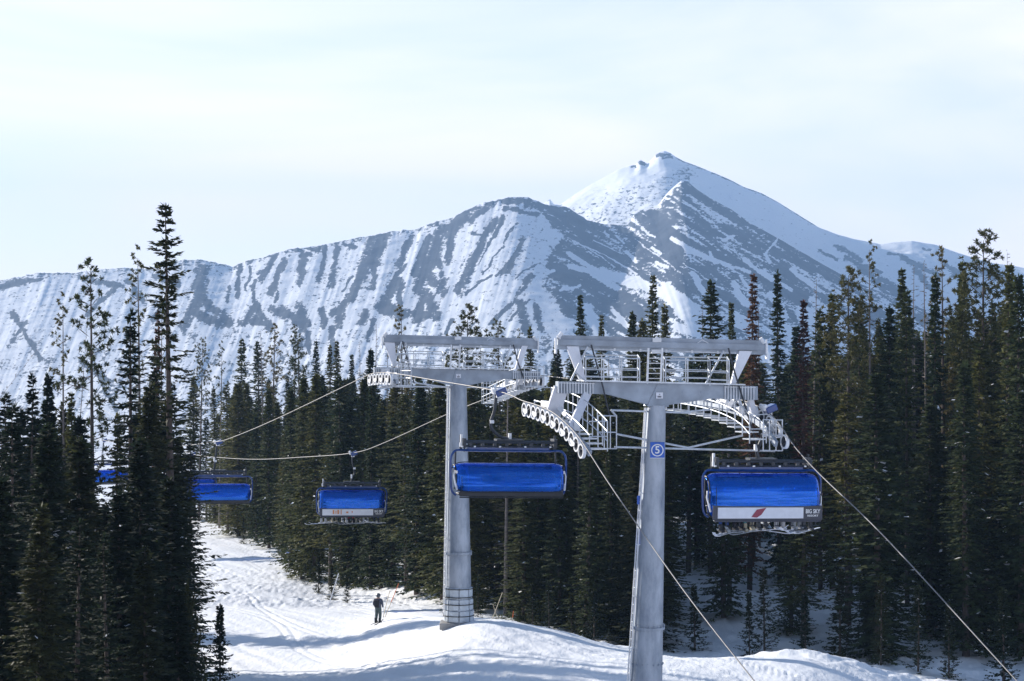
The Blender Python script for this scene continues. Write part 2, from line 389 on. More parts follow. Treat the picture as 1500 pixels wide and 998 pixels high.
ROCK = [(295, 395, 291, 440, 26), (292, 430, 268, 476, 18), (292, 435, 334, 470, 18), (285, 460, 320, 474, 16),
 (352, 388, 346, 436, 9), (366, 392, 360, 428, 5), (336, 420, 333, 442, 7), (373, 412, 370, 442, 6),
 (407, 372, 382, 412, 12), (418, 380, 396, 432, 10), (405, 428, 402, 443, 6), (388, 396, 378, 402, 8),
 (446, 372, 440, 415, 13), (430, 364, 452, 372, 12), (452, 362, 470, 366, 8), (478, 362, 468, 412, 8), (494, 366, 486, 420, 11), (505, 358, 520, 362, 8),
 (546, 350, 530, 400, 20), (538, 390, 515, 438, 16), (520, 432, 490, 460, 14), (515, 402, 500, 426, 4), (500, 455, 495, 478, 14),
 (372, 449, 354, 474, 13), (372, 449, 394, 478, 14), (365, 468, 385, 474, 12), (398, 452, 420, 466, 12), (412, 456, 452, 474, 16), (440, 448, 446, 482, 18), (470, 455, 474, 478, 11), (535, 458, 530, 475, 12), (484, 480, 488, 530, 9), (450, 485, 456, 520, 8), (545, 470, 540, 500, 8),
 (560, 346, 546, 384, 28), (552, 378, 543, 424, 12), (604, 345, 582, 388, 12), (592, 388, 566, 420, 8), (630, 348, 606, 402, 12), (583, 410, 562, 440, 16),
 (648, 338, 628, 392, 24), (626, 385, 614, 425, 20), (622, 395, 648, 425, 22), (640, 380, 650, 415, 12), (578, 418, 560, 446, 14), (588, 418, 584, 452, 10), (622, 428, 612, 470, 18), (625, 430, 638, 462, 18), (556, 450, 592, 462, 18), (600, 458, 640, 466, 12), (664, 332, 656, 386, 14), (668, 325, 690, 318, 16), (655, 345, 640, 330, 10),
 (704, 358, 672, 425, 17), (690, 395, 676, 420, 14), (692, 342, 716, 346, 8), (724, 322, 706, 354, 15), (738, 318, 724, 346, 7), (700, 304, 650, 336, 16), (720, 296, 690, 324, 12), (758, 326, 742, 345, 3), (766, 352, 745, 396, 12), (756, 372, 738, 400, 9), (745, 385, 728, 404, 5), (722, 402, 682, 430, 5), (735, 330, 700, 385, 3), (752, 335, 708, 402, 3), (778, 404, 755, 436, 10), (762, 430, 722, 474, 5), (748, 440, 716, 476, 4), (775, 440, 745, 470, 4), (790, 385, 752, 408, 3),
 (735, 292, 790, 300, 14), (742, 306, 788, 314, 9), (790, 300, 812, 330, 12), (760, 445, 775, 490, 16), (785, 448, 790, 480, 12), (660, 468, 655, 490, 8), (700, 470, 690, 480, 6),
 (120, 408, 180, 420, 10), (170, 420, 130, 460, 8), (185, 410, 210, 440, 10), (0, 420, 60, 408, 10), (20, 458, 58, 525, 10), (40, 470, 20, 500, 6), (230, 405, 262, 420, 10), (240, 440, 225, 470, 8), (120, 530, 160, 560, 10), (150, 560, 170, 600, 8)]
SNOW = [(985, 350, 1012, 367, 8), (1005, 364, 1050, 384, 8), (1048, 382, 1098, 398, 6), (880, 402, 935, 414, 16), (930, 412, 1000, 436, 14), (975, 425, 1040, 475, 24), (1000, 450, 1060, 520, 24), (835, 372, 852, 384, 9), (836, 392, 868, 398, 9), (845, 380, 880, 402, 8), (868, 402, 905, 424, 9), (886, 340, 892, 345, 4), (903, 346, 915, 356, 3), (919, 368, 930, 384, 5), (840, 352, 886, 374, 2.2), (886, 374, 934, 402, 2.5), (860, 362, 900, 392, 2), (870, 352, 912, 372, 1.6), (940, 335, 960, 348, 4), (990, 333, 1005, 336, 4), (955, 362, 968, 372, 4), (962, 385, 978, 392, 4), (1015, 400, 1030, 430, 9), (1040, 370, 1044, 382, 5), (1075, 345, 1060, 352, 5), (1090, 380, 1130, 410, 6), (1110, 395, 1160, 425, 6), (1075, 415, 1090, 445, 8), (1130, 430, 1150, 465, 9), (1160, 395, 1200, 425, 6), (1120, 372, 1128, 385, 5), (1190, 440, 1230, 470, 12), (1225, 430, 1260, 460, 10), (798, 445, 812, 462, 18), (812, 462, 850, 478, 10), (858, 450, 880, 490, 16), (897, 452, 918, 478, 7), (800, 400, 812, 396, 6), (822, 425, 850, 418, 4), (800, 460, 805, 520, 18), (1180, 460, 1250, 520, 26), (1040, 500, 1120, 520, 20), (800, 338, 812, 352, 12), (1140, 350, 1120, 372, 3), (1085, 405, 1110, 440, 4), (930, 350, 990, 395, 2), (1000, 385, 1060, 425, 2)]
ROCK2 = [(936, 237, 944, 240, 6), (925, 245, 930, 245, 4), (962, 227, 978, 224, 6), (970, 231, 982, 230, 5), (803, 294, 808, 292, 4), (1226, 362, 1262, 380, 9), (1238, 378, 1290, 398, 8), (1300, 372, 1330, 378, 6), (1325, 380, 1372, 402, 9), (1340, 395, 1372, 430, 10), (1350, 362, 1362, 366, 4), (1262, 392, 1300, 430, 14), (1290, 408, 1330, 440, 14), (1200, 370, 1225, 380, 5), (1196, 392, 1240, 420, 12), (1400, 400, 1440, 430, 16), (1385, 388, 1420, 410, 8), (1440, 400, 1500, 420, 16)]
def make_mountain():
    pxs = np.concatenate([np.linspace(-900, -30, 60), np.linspace(-20, 1520, 1120), np.linspace(1535, 2400, 50)])
    ys = np.concatenate([np.linspace(900, 1600, 26), np.linspace(1630, 2400, 110), np.linspace(2404, 2800, 190), np.linspace(2808, 3000, 20), np.linspace(3010, 3600, 150), np.linspace(3612, 3800, 10), np.linspace(3900, 4800, 8)])
    PX, Y = np.meshgrid(pxs, ys)
    A = (PX-750)/F; X = A*Y
    def smo(S, k):
        xs = np.arange(-1000, 2500, 2.0); y = ip(xs, S); kk = np.exp(-((np.arange(-60, 61)*2.0)/k)**2); kk /= kk.sum()
        y = np.convolve(np.pad(y, 60, mode='edge'), kk, 'valid'); return np.interp(PX, xs, y)
    c1, c2 = ip(PX, SIL1), ip(PX, SIL2); c1s, c2s = smo(SIL1, 18), smo(SIL2, 38)
    c1 = c1s+(c1-c1s)*np.exp(-((Y-D1)/90)**2); c2 = c2s+(c2-c2s)*np.exp(-((Y-D2)/60)**2)
    H1 = (499-c1)/F*D1; H2 = (499-c2)/F*D2
    fr1 = -80+(H1+80)*np.clip((Y-900)/(D1-900), 0, 1)**2.5
    bk1 = H1-(Y-D1)*.45
    m1 = np.where(Y <= D1, fr1, bk1)
    fr2 = -80+(H2+80)*np.clip((Y-2000)/(D2-2000), 0, 1)**1.25
    m2 = np.where(Y <= D2, fr2, H2-(Y-D2)*.55)
    Z = np.maximum(np.maximum(m1, m2), -85)
    on1 = m1 >= m2
    # gully relief, running downhill
    down = np.clip((D1-Y)/D1, 0, 1)*60
    shear = down*(2.2-4.8*sstep(740, 880, PX))
    rib = fbm((PX+shear*1.6)/26, Y/900, 3, 40)-.5
    rib += (fbm((PX+shear*1.6)/9, Y/420, 3, 44)-.5)*.4
    amp = sstep(0, 60, D1-Y)*4.5
    Z = Z+np.where(Y <= D1, rib*amp*sstep(1000, 2000, Y), 0)
    rib2 = fbm(PX/40, Y/160, 4, 60)-.5
    Z = Z+np.where(Y > D1+60, rib2*9*sstep(0, 120, np.abs(D2-Y)), 0)
    Z = Z+(fbm(X/22, Y/22, 3, 71)-.5)*2.2*sstep(1200, 2200, Y)
    crag = (fbm(PX/5, Y/60, 3, 75)-.5)*3.0*np.exp(-((Y-D1)/35)**2)
    Z = Z+crag*(PX < 940)
    PY = 499-Z/F*0-Z/Y*F
    s1 = ip(PX, SIL1)
    # rock density
    wx = (fbm(PX/14, PY/14, 3, 80)-.5)*9; wy = (fbm(PX/14, PY/14, 3, 84)-.5)*9
    qx, qy = PX+wx, PY+wy
    rk = stroke(qx, qy, ROCK)
    streakL = fbm((PX+PY*.55)/6, (PY-PX*.3)/34, 4, 90)
    streakR = fbm((PY-PX*.62)/5, (PX+PY*.5)/40, 4, 94)
    face = sstep(0, 14, PX-ip(PY, [(280, 772), (300, 790), (315, 792), (330, 806), (345, 818), (360, 806), (375, 797), (395, 792), (410, 784), (420, 795), (445, 812), (480, 830), (560, 860)])+wx)
    d = np.maximum(rk*.95, .55*np.exp(-np.clip(PY-s1, 0, 99)/9)*(PX < 800))
    d = d+(streakL-.5)*.9*np.where(rk > .05, 1, .55)
    lowd = .2+.3*sstep(470, 500, PY)*(fbm(PX/20, PY/14, 3, 97) > .5)
    d = np.maximum(d, lowd*fbm(PX/5, PY/5, 3, 98)*1.4)
    patch = fbm((PY-PX*.62)/16, (PX+PY*.5)/60, 3, 130)-.5
    dr = .80+(streakR-.5)*1.9+patch*1.1-.35*sstep(430, 500, PY)
    dr = dr-stroke(qx*.5+PX*.5, qy*.5+PY*.5, SNOW)*1.3
    dR = d*(1-face)+dr*face
    # the spur crest is snow on its sunny side
    spur = sstep(0, 3, 1003-PX)*sstep(0, 4, PX-940)*np.exp(-np.clip(PY-s1-1, 0, 99)/5)
    dR = dR*(1-spur*.9)
    speck = fbm(PX/3.5, PY/2.5, 3, 101)
    d2 = stroke(qx, qy, ROCK2)*.9+(speck-.5)*.6
    lowl = sstep(0, 20, PY-ip(PX, [(800, 300), (860, 285), (985, 240), (1010, 230), (1020, 400)]))*(PX < 1010)
    d2 = d2+lowl*.26+.35*np.exp(-((PX-1010)/16)**2-((PY-255)/9)**2)
    s2 = ip(PX, SIL2)
    d2 = np.maximum(d2, .95*np.exp(-np.clip(PY-s2, 0, 99)/1.6)*(PX > 990)*(PX < 1195))
    rock = np.where(on1, dR, d2)
    fine = fbm((PX+PY*.45)/2.4, (PY-PX*.15)/1.5, 3, 120)-.5
    strk = fbm((PX+PY*.5)/2.2, (PY-PX*.2)/16, 3, 124)-.5
    rock = .5+(np.clip(rock, -.3, 1.25)-.47)*.60+fine*np.where(on1, np.where(face > .5, .8, .5), .42)+np.where(face > .5, 0, strk*.35)
    # the right-hand hills
    V = np.stack([X, Y, Z+EYE], -1)
    m, t, b = new_mat('mountain_rock_and_snow')
    at = t.nodes.new('ShaderNodeAttribute'); at.attribute_name = 'rock'
    tc = t.nodes.new('ShaderNodeTexCoord')
    n = t.nodes.new('ShaderNodeTexNoise'); n.inputs['Scale'].default_value = .11; n.inputs['Detail'].default_value = 8; n.inputs['Roughness'].default_value = .78
    mp = t.nodes.new('ShaderNodeMapping'); mp.inputs['Scale'].default_value = (.8, .3, 2.2)
    t.links.new(tc.outputs['Object'], mp.inputs['Vector']); t.links.new(mp.outputs[0], n.inputs['Vector'])
    a1 = t.nodes.new('ShaderNodeMath'); a1.operation = 'MULTIPLY_ADD'; a1.inputs[1].default_value = 1.5; a1.inputs[2].default_value = -.75
    t.links.new(n.outputs['Fac'], a1.inputs[0])
    a2 = t.nodes.new('ShaderNodeMath'); a2.operation = 'ADD'; t.links.new(at.outputs['Fac'], a2.inputs[0]); t.links.new(a1.outputs[0], a2.inputs[1])
    r = t.nodes.new('ShaderNodeMapRange'); r.interpolation_type = 'SMOOTHSTEP'; r.inputs['From Min'].default_value = .40; r.inputs['From Max'].default_value = .58
    t.links.new(a2.outputs[0], r.inputs['Value'])
    n2 = t.nodes.new('ShaderNodeTexNoise'); n2.inputs['Scale'].default_value = .03; n2.inputs['Detail'].default_value = 5
    t.links.new(tc.outputs['Object'], n2.inputs['Vector'])
    rc = t.nodes.new('ShaderNodeValToRGB'); e = rc.color_ramp.elements
    e[0].position = .3; e[0].color = (.04, .05, .07, 1); e[1].position = .7; e[1].color = (.085, .097, .12, 1)
    t.links.new(n2.outputs['Fac'], rc.inputs[0])
    mx = t.nodes.new('ShaderNodeMix'); mx.data_type = 'RGBA'
    t.links.new(r.outputs['Result'], mx.inputs['Factor']); mx.inputs['A'].default_value = (.84, .86, .9, 1); t.links.new(rc.outputs[0], mx.inputs['B'])
    t.links.new(mx.outputs['Result'], b.inputs['Base Color']); setp(b, Roughness=.9); b.inputs['Specular IOR Level'].default_value = .1
    o = grid_mesh('mountain', V, V.shape[0], V.shape[1], m, attrs={'rock': rock})
    tag(o, kind='structure')
    return PX, Y, Z, X
MT = make_mountain()

# ---------------------------------------------------------------- conifers
class Leafs:
    def __init__(s): s.v = []; s.q = []; s.mi = []; s.n = 0
    def kite(s, p, d, side, L, W, mi=0):
        """flat narrow rhomb sprays: arrays of base point, direction, side vector"""
        a = p; b = p+d*(L*.42)[:, None]+side*(W*.5)[:, None]; c = p+d*L[:, None]; e = p+d*(L*.42)[:, None]-side*(W*.5)[:, None]
        k = len(p)
        s.v.append(np.stack([a, b, c, e], 1).reshape(-1, 3))
        s.q.append(np.arange(k*4).reshape(k, 4)+s.n); s.mi.append(np.full(k, mi) if np.isscalar(mi) else mi); s.n += 4*k
    def mesh(s, name, mats):
        v = np.concatenate(s.v); q = np.concatenate(s.q).astype(np.int32); mi = np.concatenate(s.mi).astype(np.int32)
        me = bpy.data.meshes.new(name)
        me.vertices.add(len(v)); me.vertices.foreach_set('co', v.reshape(-1).astype(np.float32))
        me.loops.add(q.size); me.loops.foreach_set('vertex_index', q.reshape(-1))
        me.polygons.add(len(q)); me.polygons.foreach_set('loop_start', np.arange(0, q.size, 4, dtype=np.int32)); me.polygons.foreach_set('loop_total', np.full(len(q), 4, np.int32))
        for m in mats: me.materials.append(m)
        me.polygons.foreach_set('material_index', mi)
        me.update()
        return me
def norm(a): return a/np.maximum(np.linalg.norm(a, axis=-1, keepdims=True), 1e-9)
def trunk_mesh(H, r, mat, lean=0, n=7, seed=0, stubs=0):
    g = np.random.default_rng(seed); mb = MB()
    pts = []; rs = []
    for i in range(9):
        t = i/8; pts.append((math.sin(t*2.2+seed)*.05*H/18+lean*t*t, math.cos(t*1.7+seed)*.04*H/18, H*t*.985-.3*(i == 0))); rs.append(max(.012, r*(1-t)**.85+.012))
    mb.tube(pts, rs, n)
    for k in range(stubs):
        z = H*g.uniform(.12, .95); a = g.uniform(0, 6.28); L = g.uniform(.3, 1.1)*(1.1-z/H)*H/18+.15
        x0 = lean*(z/H)**2
        e = (x0+math.cos(a)*L, math.sin(a)*L, z+L*g.uniform(-.35, .25))
        mb.tube([(x0, 0, z), e], [.03, .008], 4, cap=False)
    me = bpy.data.meshes.new('trunk'); me.from_pydata([tuple(v) for v in mb.v], [], mb.f); me.materials.append(mat)
    me.polygons.foreach_set('use_smooth', [True]*len(mb.f)); me.update()
    return me
def conifer(seed, H=18, R=1.7, base=.08, dens=1.0, gap=0.0, droop=.25, kite_w=.12, tw=.34, snow=.005, shape=.9, top_spire=.12, mats=None, twn=9, ragged=.25):
    """layered crown: every branch is a spray of needle-bearing twigs"""
    g = np.random.default_rng(seed); lf = Leafs()
    z = H*base
    P0 = []; D = []; Ln = []
    ph = g.uniform(0, 6.28)
    lob = g.uniform(0, 6.28, 4)
    while z < H*.992:
        t = z/H
        rad = R*((1-t)/(1-base))**shape
        if t > 1-top_spire: rad = max(rad*.8, .10)
        skip = 0 if t > .82 else gap*(.5+.5*math.sin(z*2.3+lob[0])*math.sin(z*.9+lob[1]))
        nb = max(3, int((4.2+5.0*rad/1.7)*dens))
        for k in range(nb):
            if g.random() < skip: continue
            a = ph+6.283*k/nb+g.normal(0, .22)
            L = rad*(1+g.normal(0, ragged))*(1+.16*math.sin(a*2+lob[2]+z*.6))
            L = max(.12, min(L, rad*1.55))
            P0.append((0, 0, z+g.normal(0, .06))); el = -droop*(.5+.9*(1-t))+.55*max(0, t-.75)*3+g.normal(0, .10)
            D.append((math.cos(a)*math.cos(el), math.sin(a)*math.cos(el), math.sin(el))); Ln.append(L)
        z += (.20+.16*rad/1.7)/dens**.5*H/18*g.uniform(.8, 1.2)
        ph += 2.4
    P0 = np.array(P0, float); D = np.array(D); Ln = np.array(Ln)
    nb = len(P0)
    up = np.array([0, 0, 1.0])
    side = norm(np.cross(D, up))
    # curved branch: sags then lifts at the tip
    def at(s):
        return P0+D*(Ln*s)[:, None]+np.array([0, 0, 1])*((Ln*.22*(s*s-.55*s))[:, None])
    for j in range(twn):
        for sg in (-1, 1):
            s = (.18+.82*(j+g.random(nb)*.8)/twn)
            p = P0+D*(Ln*s)[:, None]; p[:, 2] += Ln*.22*(s*s-.55*s)
            ang = g.uniform(.45, 1.1, nb)*sg
            d = norm(D*np.cos(ang)[:, None]+side*np.sin(ang)[:, None]+up*g.normal(-.14, .22, nb)[:, None])
            L = np.minimum(tw*(.55+.6*g.random(nb))*(1.15-.5*s), Ln*.75+.1)
            nn = norm(np.cross(d, up)+up*g.normal(0, .55, nb)[:, None])
            mi = (g.random(nb) < snow).astype(int)
            lf.kite(p, d, nn, L, kite_w*(.7+.7*g.random(nb))*(1+mi*.3), mi)
    # branch tips and the leader
    p = P0+D*(Ln*.8)[:, None]; p[:, 2] += Ln*.22*(.64-.44)
    lf.kite(p, norm(D+up*.12), side, np.minimum(tw, Ln*.5), np.full(nb, kite_w), 0)
    k = 10
    lf.kite(np.tile([0, 0, H*.985], (k, 1)), norm(np.stack([g.normal(0, .25, k), g.normal(0, .25, k), np.ones(k)], 1)), norm(g.normal(0, 1, (k, 3))), np.full(k, max(H*.02, .22)), np.full(k, .05), 0)
    # inner needles near the stem give the crown body
    m = int(nb*1.3)
    i = g.integers(0, nb, m); s = g.uniform(.05, .5, m)
    p = P0[i]+D[i]*(Ln[i]*s)[:, None]
    lf.kite(p, norm(g.normal(0, 1, (m, 3))), norm(g.normal(0, 1, (m, 3))), np.full(m, tw), np.full(m, kite_w*1.5), 0)
    return lf.mesh('crown', mats)
def pine(seed, H=18, R=1.5, base=.45, mats=None, nb=52, tuft=22, tl=.20, lopsided=0):
    """open crown of up-turned limbs ending in needle tufts"""
    g = np.random.default_rng(seed); lf = Leafs()
    for b in range(nb):
        t = base+(1-base)*(b+g.random())/nb
        u = (t-base)/(1-base)
        rad = R*(math.sin(min(1, u*1.25+.18)*math.pi*.5)*(1-u)**.6+.12)*g.uniform(.55, 1.15)
        a = g.uniform(0, 6.28)
        rad *= 1+lopsided*math.cos(a)
        z0 = H*t
        dirn = np.array([math.cos(a), math.sin(a), g.uniform(-.1, .45)+u*.6]); dirn /= np.linalg.norm(dirn)
        # bare limb
        lf.kite(np.array([[0, 0, z0]]), dirn[None], np.array([[0, 0, 1.0]]), np.array([rad]), np.array([.05]), 2)
        nt = max(3, int(rad*7))
        for q in range(nt):
            s = 1-.65*g.random()**1.3 if q else 1.0
            c = np.array([0, 0, z0])+dirn*rad*s+np.array([g.normal(0, .22), g.normal(0, .22), g.normal(.08, .16)])*(.3+rad*.5)
            dd = norm(g.normal(0, 1, (tuft, 3))+np.array([0, 0, .55])+dirn*.5)
            mi = (g.random(tuft) < .01).astype(int)
            lf.kite(np.tile(c, (tuft, 1)), dd, norm(np.cross(dd, g.normal(0, 1, (tuft, 3)))), tl*g.uniform(.6, 1.15, tuft), np.full(tuft, .05), mi)
    return lf.mesh('crown', mats)
def snag_crown(seed, H, R, mats, nb=60, base=.3):
    g = np.random.default_rng(seed); lf = Leafs()
    for b in range(nb):
        t = base+(1-base)*(b/nb)**.9; a = g.uniform(0, 6.28); L = R*(1.12-t)*g.uniform(.4, 1.3)+.12
        d = np.array([math.cos(a), math.sin(a), g.uniform(-.3, .3)]); d /= np.linalg.norm(d)
        lf.kite(np.array([[0, 0, H*t]]), d[None], np.array([[0, 0, 1.]]), np.array([L]), np.array([.035]), 0)
        k = 7; s = g.uniform(.3, .95, k); p = np.array([0, 0, H*t])+d*(L*s)[:, None]
        dd = norm(d+g.normal(0, .6, (k, 3)))
        lf.kite(p, dd, norm(g.normal(0, 1, (k, 3))), np.full(k, L*.35), np.full(k, .022), 0)
    return lf.mesh('crown', mats)
PROTO = {}
def proto(key, Hh, Rr, crown, trunk): PROTO[key] = (Hh, Rr, crown, trunk)
SN = M['snowclump']; BK = M['bark']
def ms(k): return [M[k], SN, M['bark']]
for i, sd in enumerate((1, 2, 3, 4)):
    proto('spruce%d' % i, 18, 1.7, conifer(sd, 18, 1.9, .05, 1.15, .10+.06*i, shape=.72, kite_w=.15, tw=.40, ragged=.3, mats=ms('needles')), trunk_mesh(18, .17, BK, seed=sd))
for i, sd in enumerate((11, 12, 13)):
    proto('fir%d' % i, 18, 1.05, conifer(sd, 18, 1.2, .05, 1.1, .1+.1*i, droop=.35, tw=.30, ragged=.28, shape=.7, kite_w=.13, mats=ms('needles')), trunk_mesh(18, .15, BK, seed=sd))
for i, sd in enumerate((21, 22, 23)):
    proto('high%d' % i, 18, 1.6, conifer(sd, 18, 1.8, .28+.06*i, 1.0, .3, ragged=.42, shape=.65, kite_w=.14, tw=.38, mats=ms('needles')), trunk_mesh(18, .16, BK, seed=sd, stubs=14))
for i, sd in enumerate((31, 32)):
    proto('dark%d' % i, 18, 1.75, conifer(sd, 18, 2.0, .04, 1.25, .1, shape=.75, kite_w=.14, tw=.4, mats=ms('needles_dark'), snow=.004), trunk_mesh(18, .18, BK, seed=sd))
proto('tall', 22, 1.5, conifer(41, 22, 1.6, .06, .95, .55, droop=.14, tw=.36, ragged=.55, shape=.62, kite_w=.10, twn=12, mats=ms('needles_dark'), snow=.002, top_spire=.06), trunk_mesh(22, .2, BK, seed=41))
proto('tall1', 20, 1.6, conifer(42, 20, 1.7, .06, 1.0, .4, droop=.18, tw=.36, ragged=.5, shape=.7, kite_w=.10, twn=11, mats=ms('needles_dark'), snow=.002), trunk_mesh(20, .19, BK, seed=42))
for i, (sd, b) in enumerate(((51, .42), (52, .55), (53, .35))):
    proto('pine%d' % i, 18, 1.5, pine(sd, 18, 1.5, b, ms('needles_pine')), trunk_mesh(18, .16, BK, seed=sd, stubs=16))
proto('thinpine', 20, 1.0, pine(54, 20, 1.15, .55, ms('needles_pine'), nb=32, tuft=22, tl=.17), trunk_mesh(20, .13, M['greywood'], seed=5, stubs=24))
proto('bushpine', 18, 2.0, pine(55, 18, 1.9, .5, ms('needles_pine'), nb=80, tuft=22, tl=.22), trunk_mesh(18, .17, BK, seed=6, stubs=10))
for i, sd in enumerate((61, 62)):
    proto('snag%d' % i, 18, 1.0, snag_crown(sd, 18, .95, [M['twigs']]), trunk_mesh(18, .12, M['greywood'], seed=sd, stubs=20))
proto('rust', 18, 1.15, conifer(71, 18, 1.2, .08, .95, .15, droop=.35, tw=.28, shape=.75, mats=ms('needles_rust'), snow=0), trunk_mesh(18, .15, BK, seed=71))
proto('sapling', 4, .95, conifer(81, 4, .95, .04, .5, .1, droop=.05, shape=1.15, top_spire=0, tw=.2, kite_w=.09, mats=ms('needles_dark'), snow=.01, twn=7), trunk_mesh(4, .05, BK, seed=81))
proto('saplingopen', 4, .9, conifer(82, 4, .9, .04, .35, .2, droop=-.1, shape=1.1, top_spire=0, tw=.24, kite_w=.06, mats=ms('needles_dark'), snow=.01, twn=6), trunk_mesh(4, .045, BK, seed=82))
def brush_pine():
    g = np.random.default_rng(5); lf = Leafs()
    for b in range(34):
        t = .12+.86*b/34; a = b*2.4+g.normal(0, .2); L = 1.5*(1.05-t)+.15
        d0 = np.array([math.cos(a), math.sin(a), .25]);
        for q in range(10):
            s = q/9; c = np.array([0, 0, 5*t])+d0*L*s*.85+np.array([0, 0, L*.55*s*s])
            k = 26; ax = norm(d0+np.array([0, 0, 1.1*s])); dd = norm(g.normal(0, .8, (k, 3))+ax*.8)
            lf.kite(np.tile(c, (k, 1))+g.normal(0, .02, (k, 3)), dd, norm(np.cross(dd, g.normal(0, 1, (k, 3)))), np.full(k, .13), np.full(k, .03), 0)
        lf.kite(np.array([[0, 0, 5*t]]), norm(d0)[None], np.array([[0, 0, 1.]]), np.array([L]), np.array([.06]), 2)
    return lf.mesh('crown', ms('needles_dark'))
proto('brushpine', 5, 1.5, brush_pine(), trunk_mesh(5, .08, BK, seed=3))

KIND = {'spruce': ('spruce_tree', 'spruce', 'spruces of the wood'), 'fir': ('fir_tree', 'fir', 'narrow firs of the wood'), 'high': ('spruce_tree', 'spruce', 'spruces of the wood'), 'dark': ('spruce_tree', 'spruce', 'spruces of the wood'), 'tall': ('spruce_tree', 'spruce', 'spruces of the wood'), 'pine': ('pine_tree', 'pine', 'pines of the wood'), 'thinpine': ('pine_tree', 'pine', 'pines of the wood'), 'bushpine': ('pine_tree', 'pine', 'pines of the wood'), 'snag': ('dead_tree', 'dead tree', 'bare dead trees of the wood'), 'rust': ('dead_fir', 'dead fir', 'rust coloured dead firs'), 'sapling': ('young_spruce', 'young spruce', 'young spruces on the snow'), 'saplingopen': ('young_spruce', 'young spruce', 'young spruces on the snow'), 'brushpine': ('young_pine', 'young pine', None)}
TREES = []
occupied = []
def plant(key, px, ytop, Y, label=None, wide=1.0, lean=0.0, height=None, leany=0.0):
    Hh, Rr, cm, tm = PROTO[key]
    X = (px-750)/F*Y
    z = gz(X, Y)-.15
    top = EYE+(499-ytop)/F*Y
    h = height if height else max(2.0, top-z)
    base = key.rstrip('0123456789')
    nm, cat, grp = KIND[base]
    o = empty(nm, (X, Y, z), random.uniform(0, 6.28), label, cat, grp)
    s = h/Hh; w = s**.55*wide if base not in ('sapling', 'saplingopen', 'brushpine') else s*wide
    o.scale = (w, w, s)
    o.rotation_euler = (R_(random.uniform(-1, 1))+leany, R_(random.uniform(-1, 1))+lean, o.rotation_euler[2] if not lean else 0)
    for n, me in (('crown', cm), ('trunk', tm)):
        c = bpy.data.objects.new(n, me); col.objects.link(c); c.parent = o
    TREES.append(dict(o=o, key=base, px=px, Y=Y, top=499-(z+h-EYE)/Y*F, h=h, cat=cat, label=label, w=w))
    occupied.append((X, Y, Rr*w))
    return o
# trees one can single out, placed where they stand
N = plant
N('tall', 253, 300, 75, 'tallest shaggy dark spruce, standing clear above the piste-side trees and skyline', 1.15)
N('pine0', 135, 383, 86, 'tall pine with a long bare trunk and round tufted crown beside the tallest spruce', .95)
N('thinpine', 211, 368, 92, 'thin wispy pine with sparse crown just beside the tallest spruce', .9)
N('tall1', 190, 452, 78, 'shaggy spruce between the long-trunked pine and the tallest spruce', 1.05)
N('rust', 222, 455, 95, 'rust tinged dying fir between the wispy pine and the tallest spruce', .6)
N('snag0', 233, 400, 96, 'slim bare dead trunk touching the tallest spruce', .6)
N('snag1', 88, 455, 88, 'dead bare trunk leaning against the sparse pine', .35, lean=R_(3))
N('thinpine', 95, 436, 90, 'sparse pine with a broken looking crown, before the snowy mountainside', .8)
N('snag0', -545, 545, 62, 'dead bare pole leaning steeply across the edge of the view', .2, lean=R_(38), height=21)
N('tall1', 40, 545, 72, 'dark spruce with a pointed top, outermost of the pair under the sparse pine', .8)
N('dark0', 70, 548, 74, 'dark spruce with a dense narrow top under the sparse pine', .75)
N('fir0', 110, 575, 84, 'small pointed fir at the foot of the long-trunked pine', .8)
N('dark1', 215, 560, 70, 'bulky dark spruce in front of the tallest spruce', 1.0)
N('fir1', 170, 604, 86, 'slender fir just beside the trunk of the long-trunked pine', .9)
N('tall1', 232, 520, 80, 'dark spruce half merged with the tallest spruce', 1.0)
N('brushpine', 276, 856, 62, 'young pine with curling bottle-brush limbs at the edge of the dark trees', .5)
N('sapling', 322, 888, 82, 'small slim spruce alone on the shaded snow of the piste', .8)
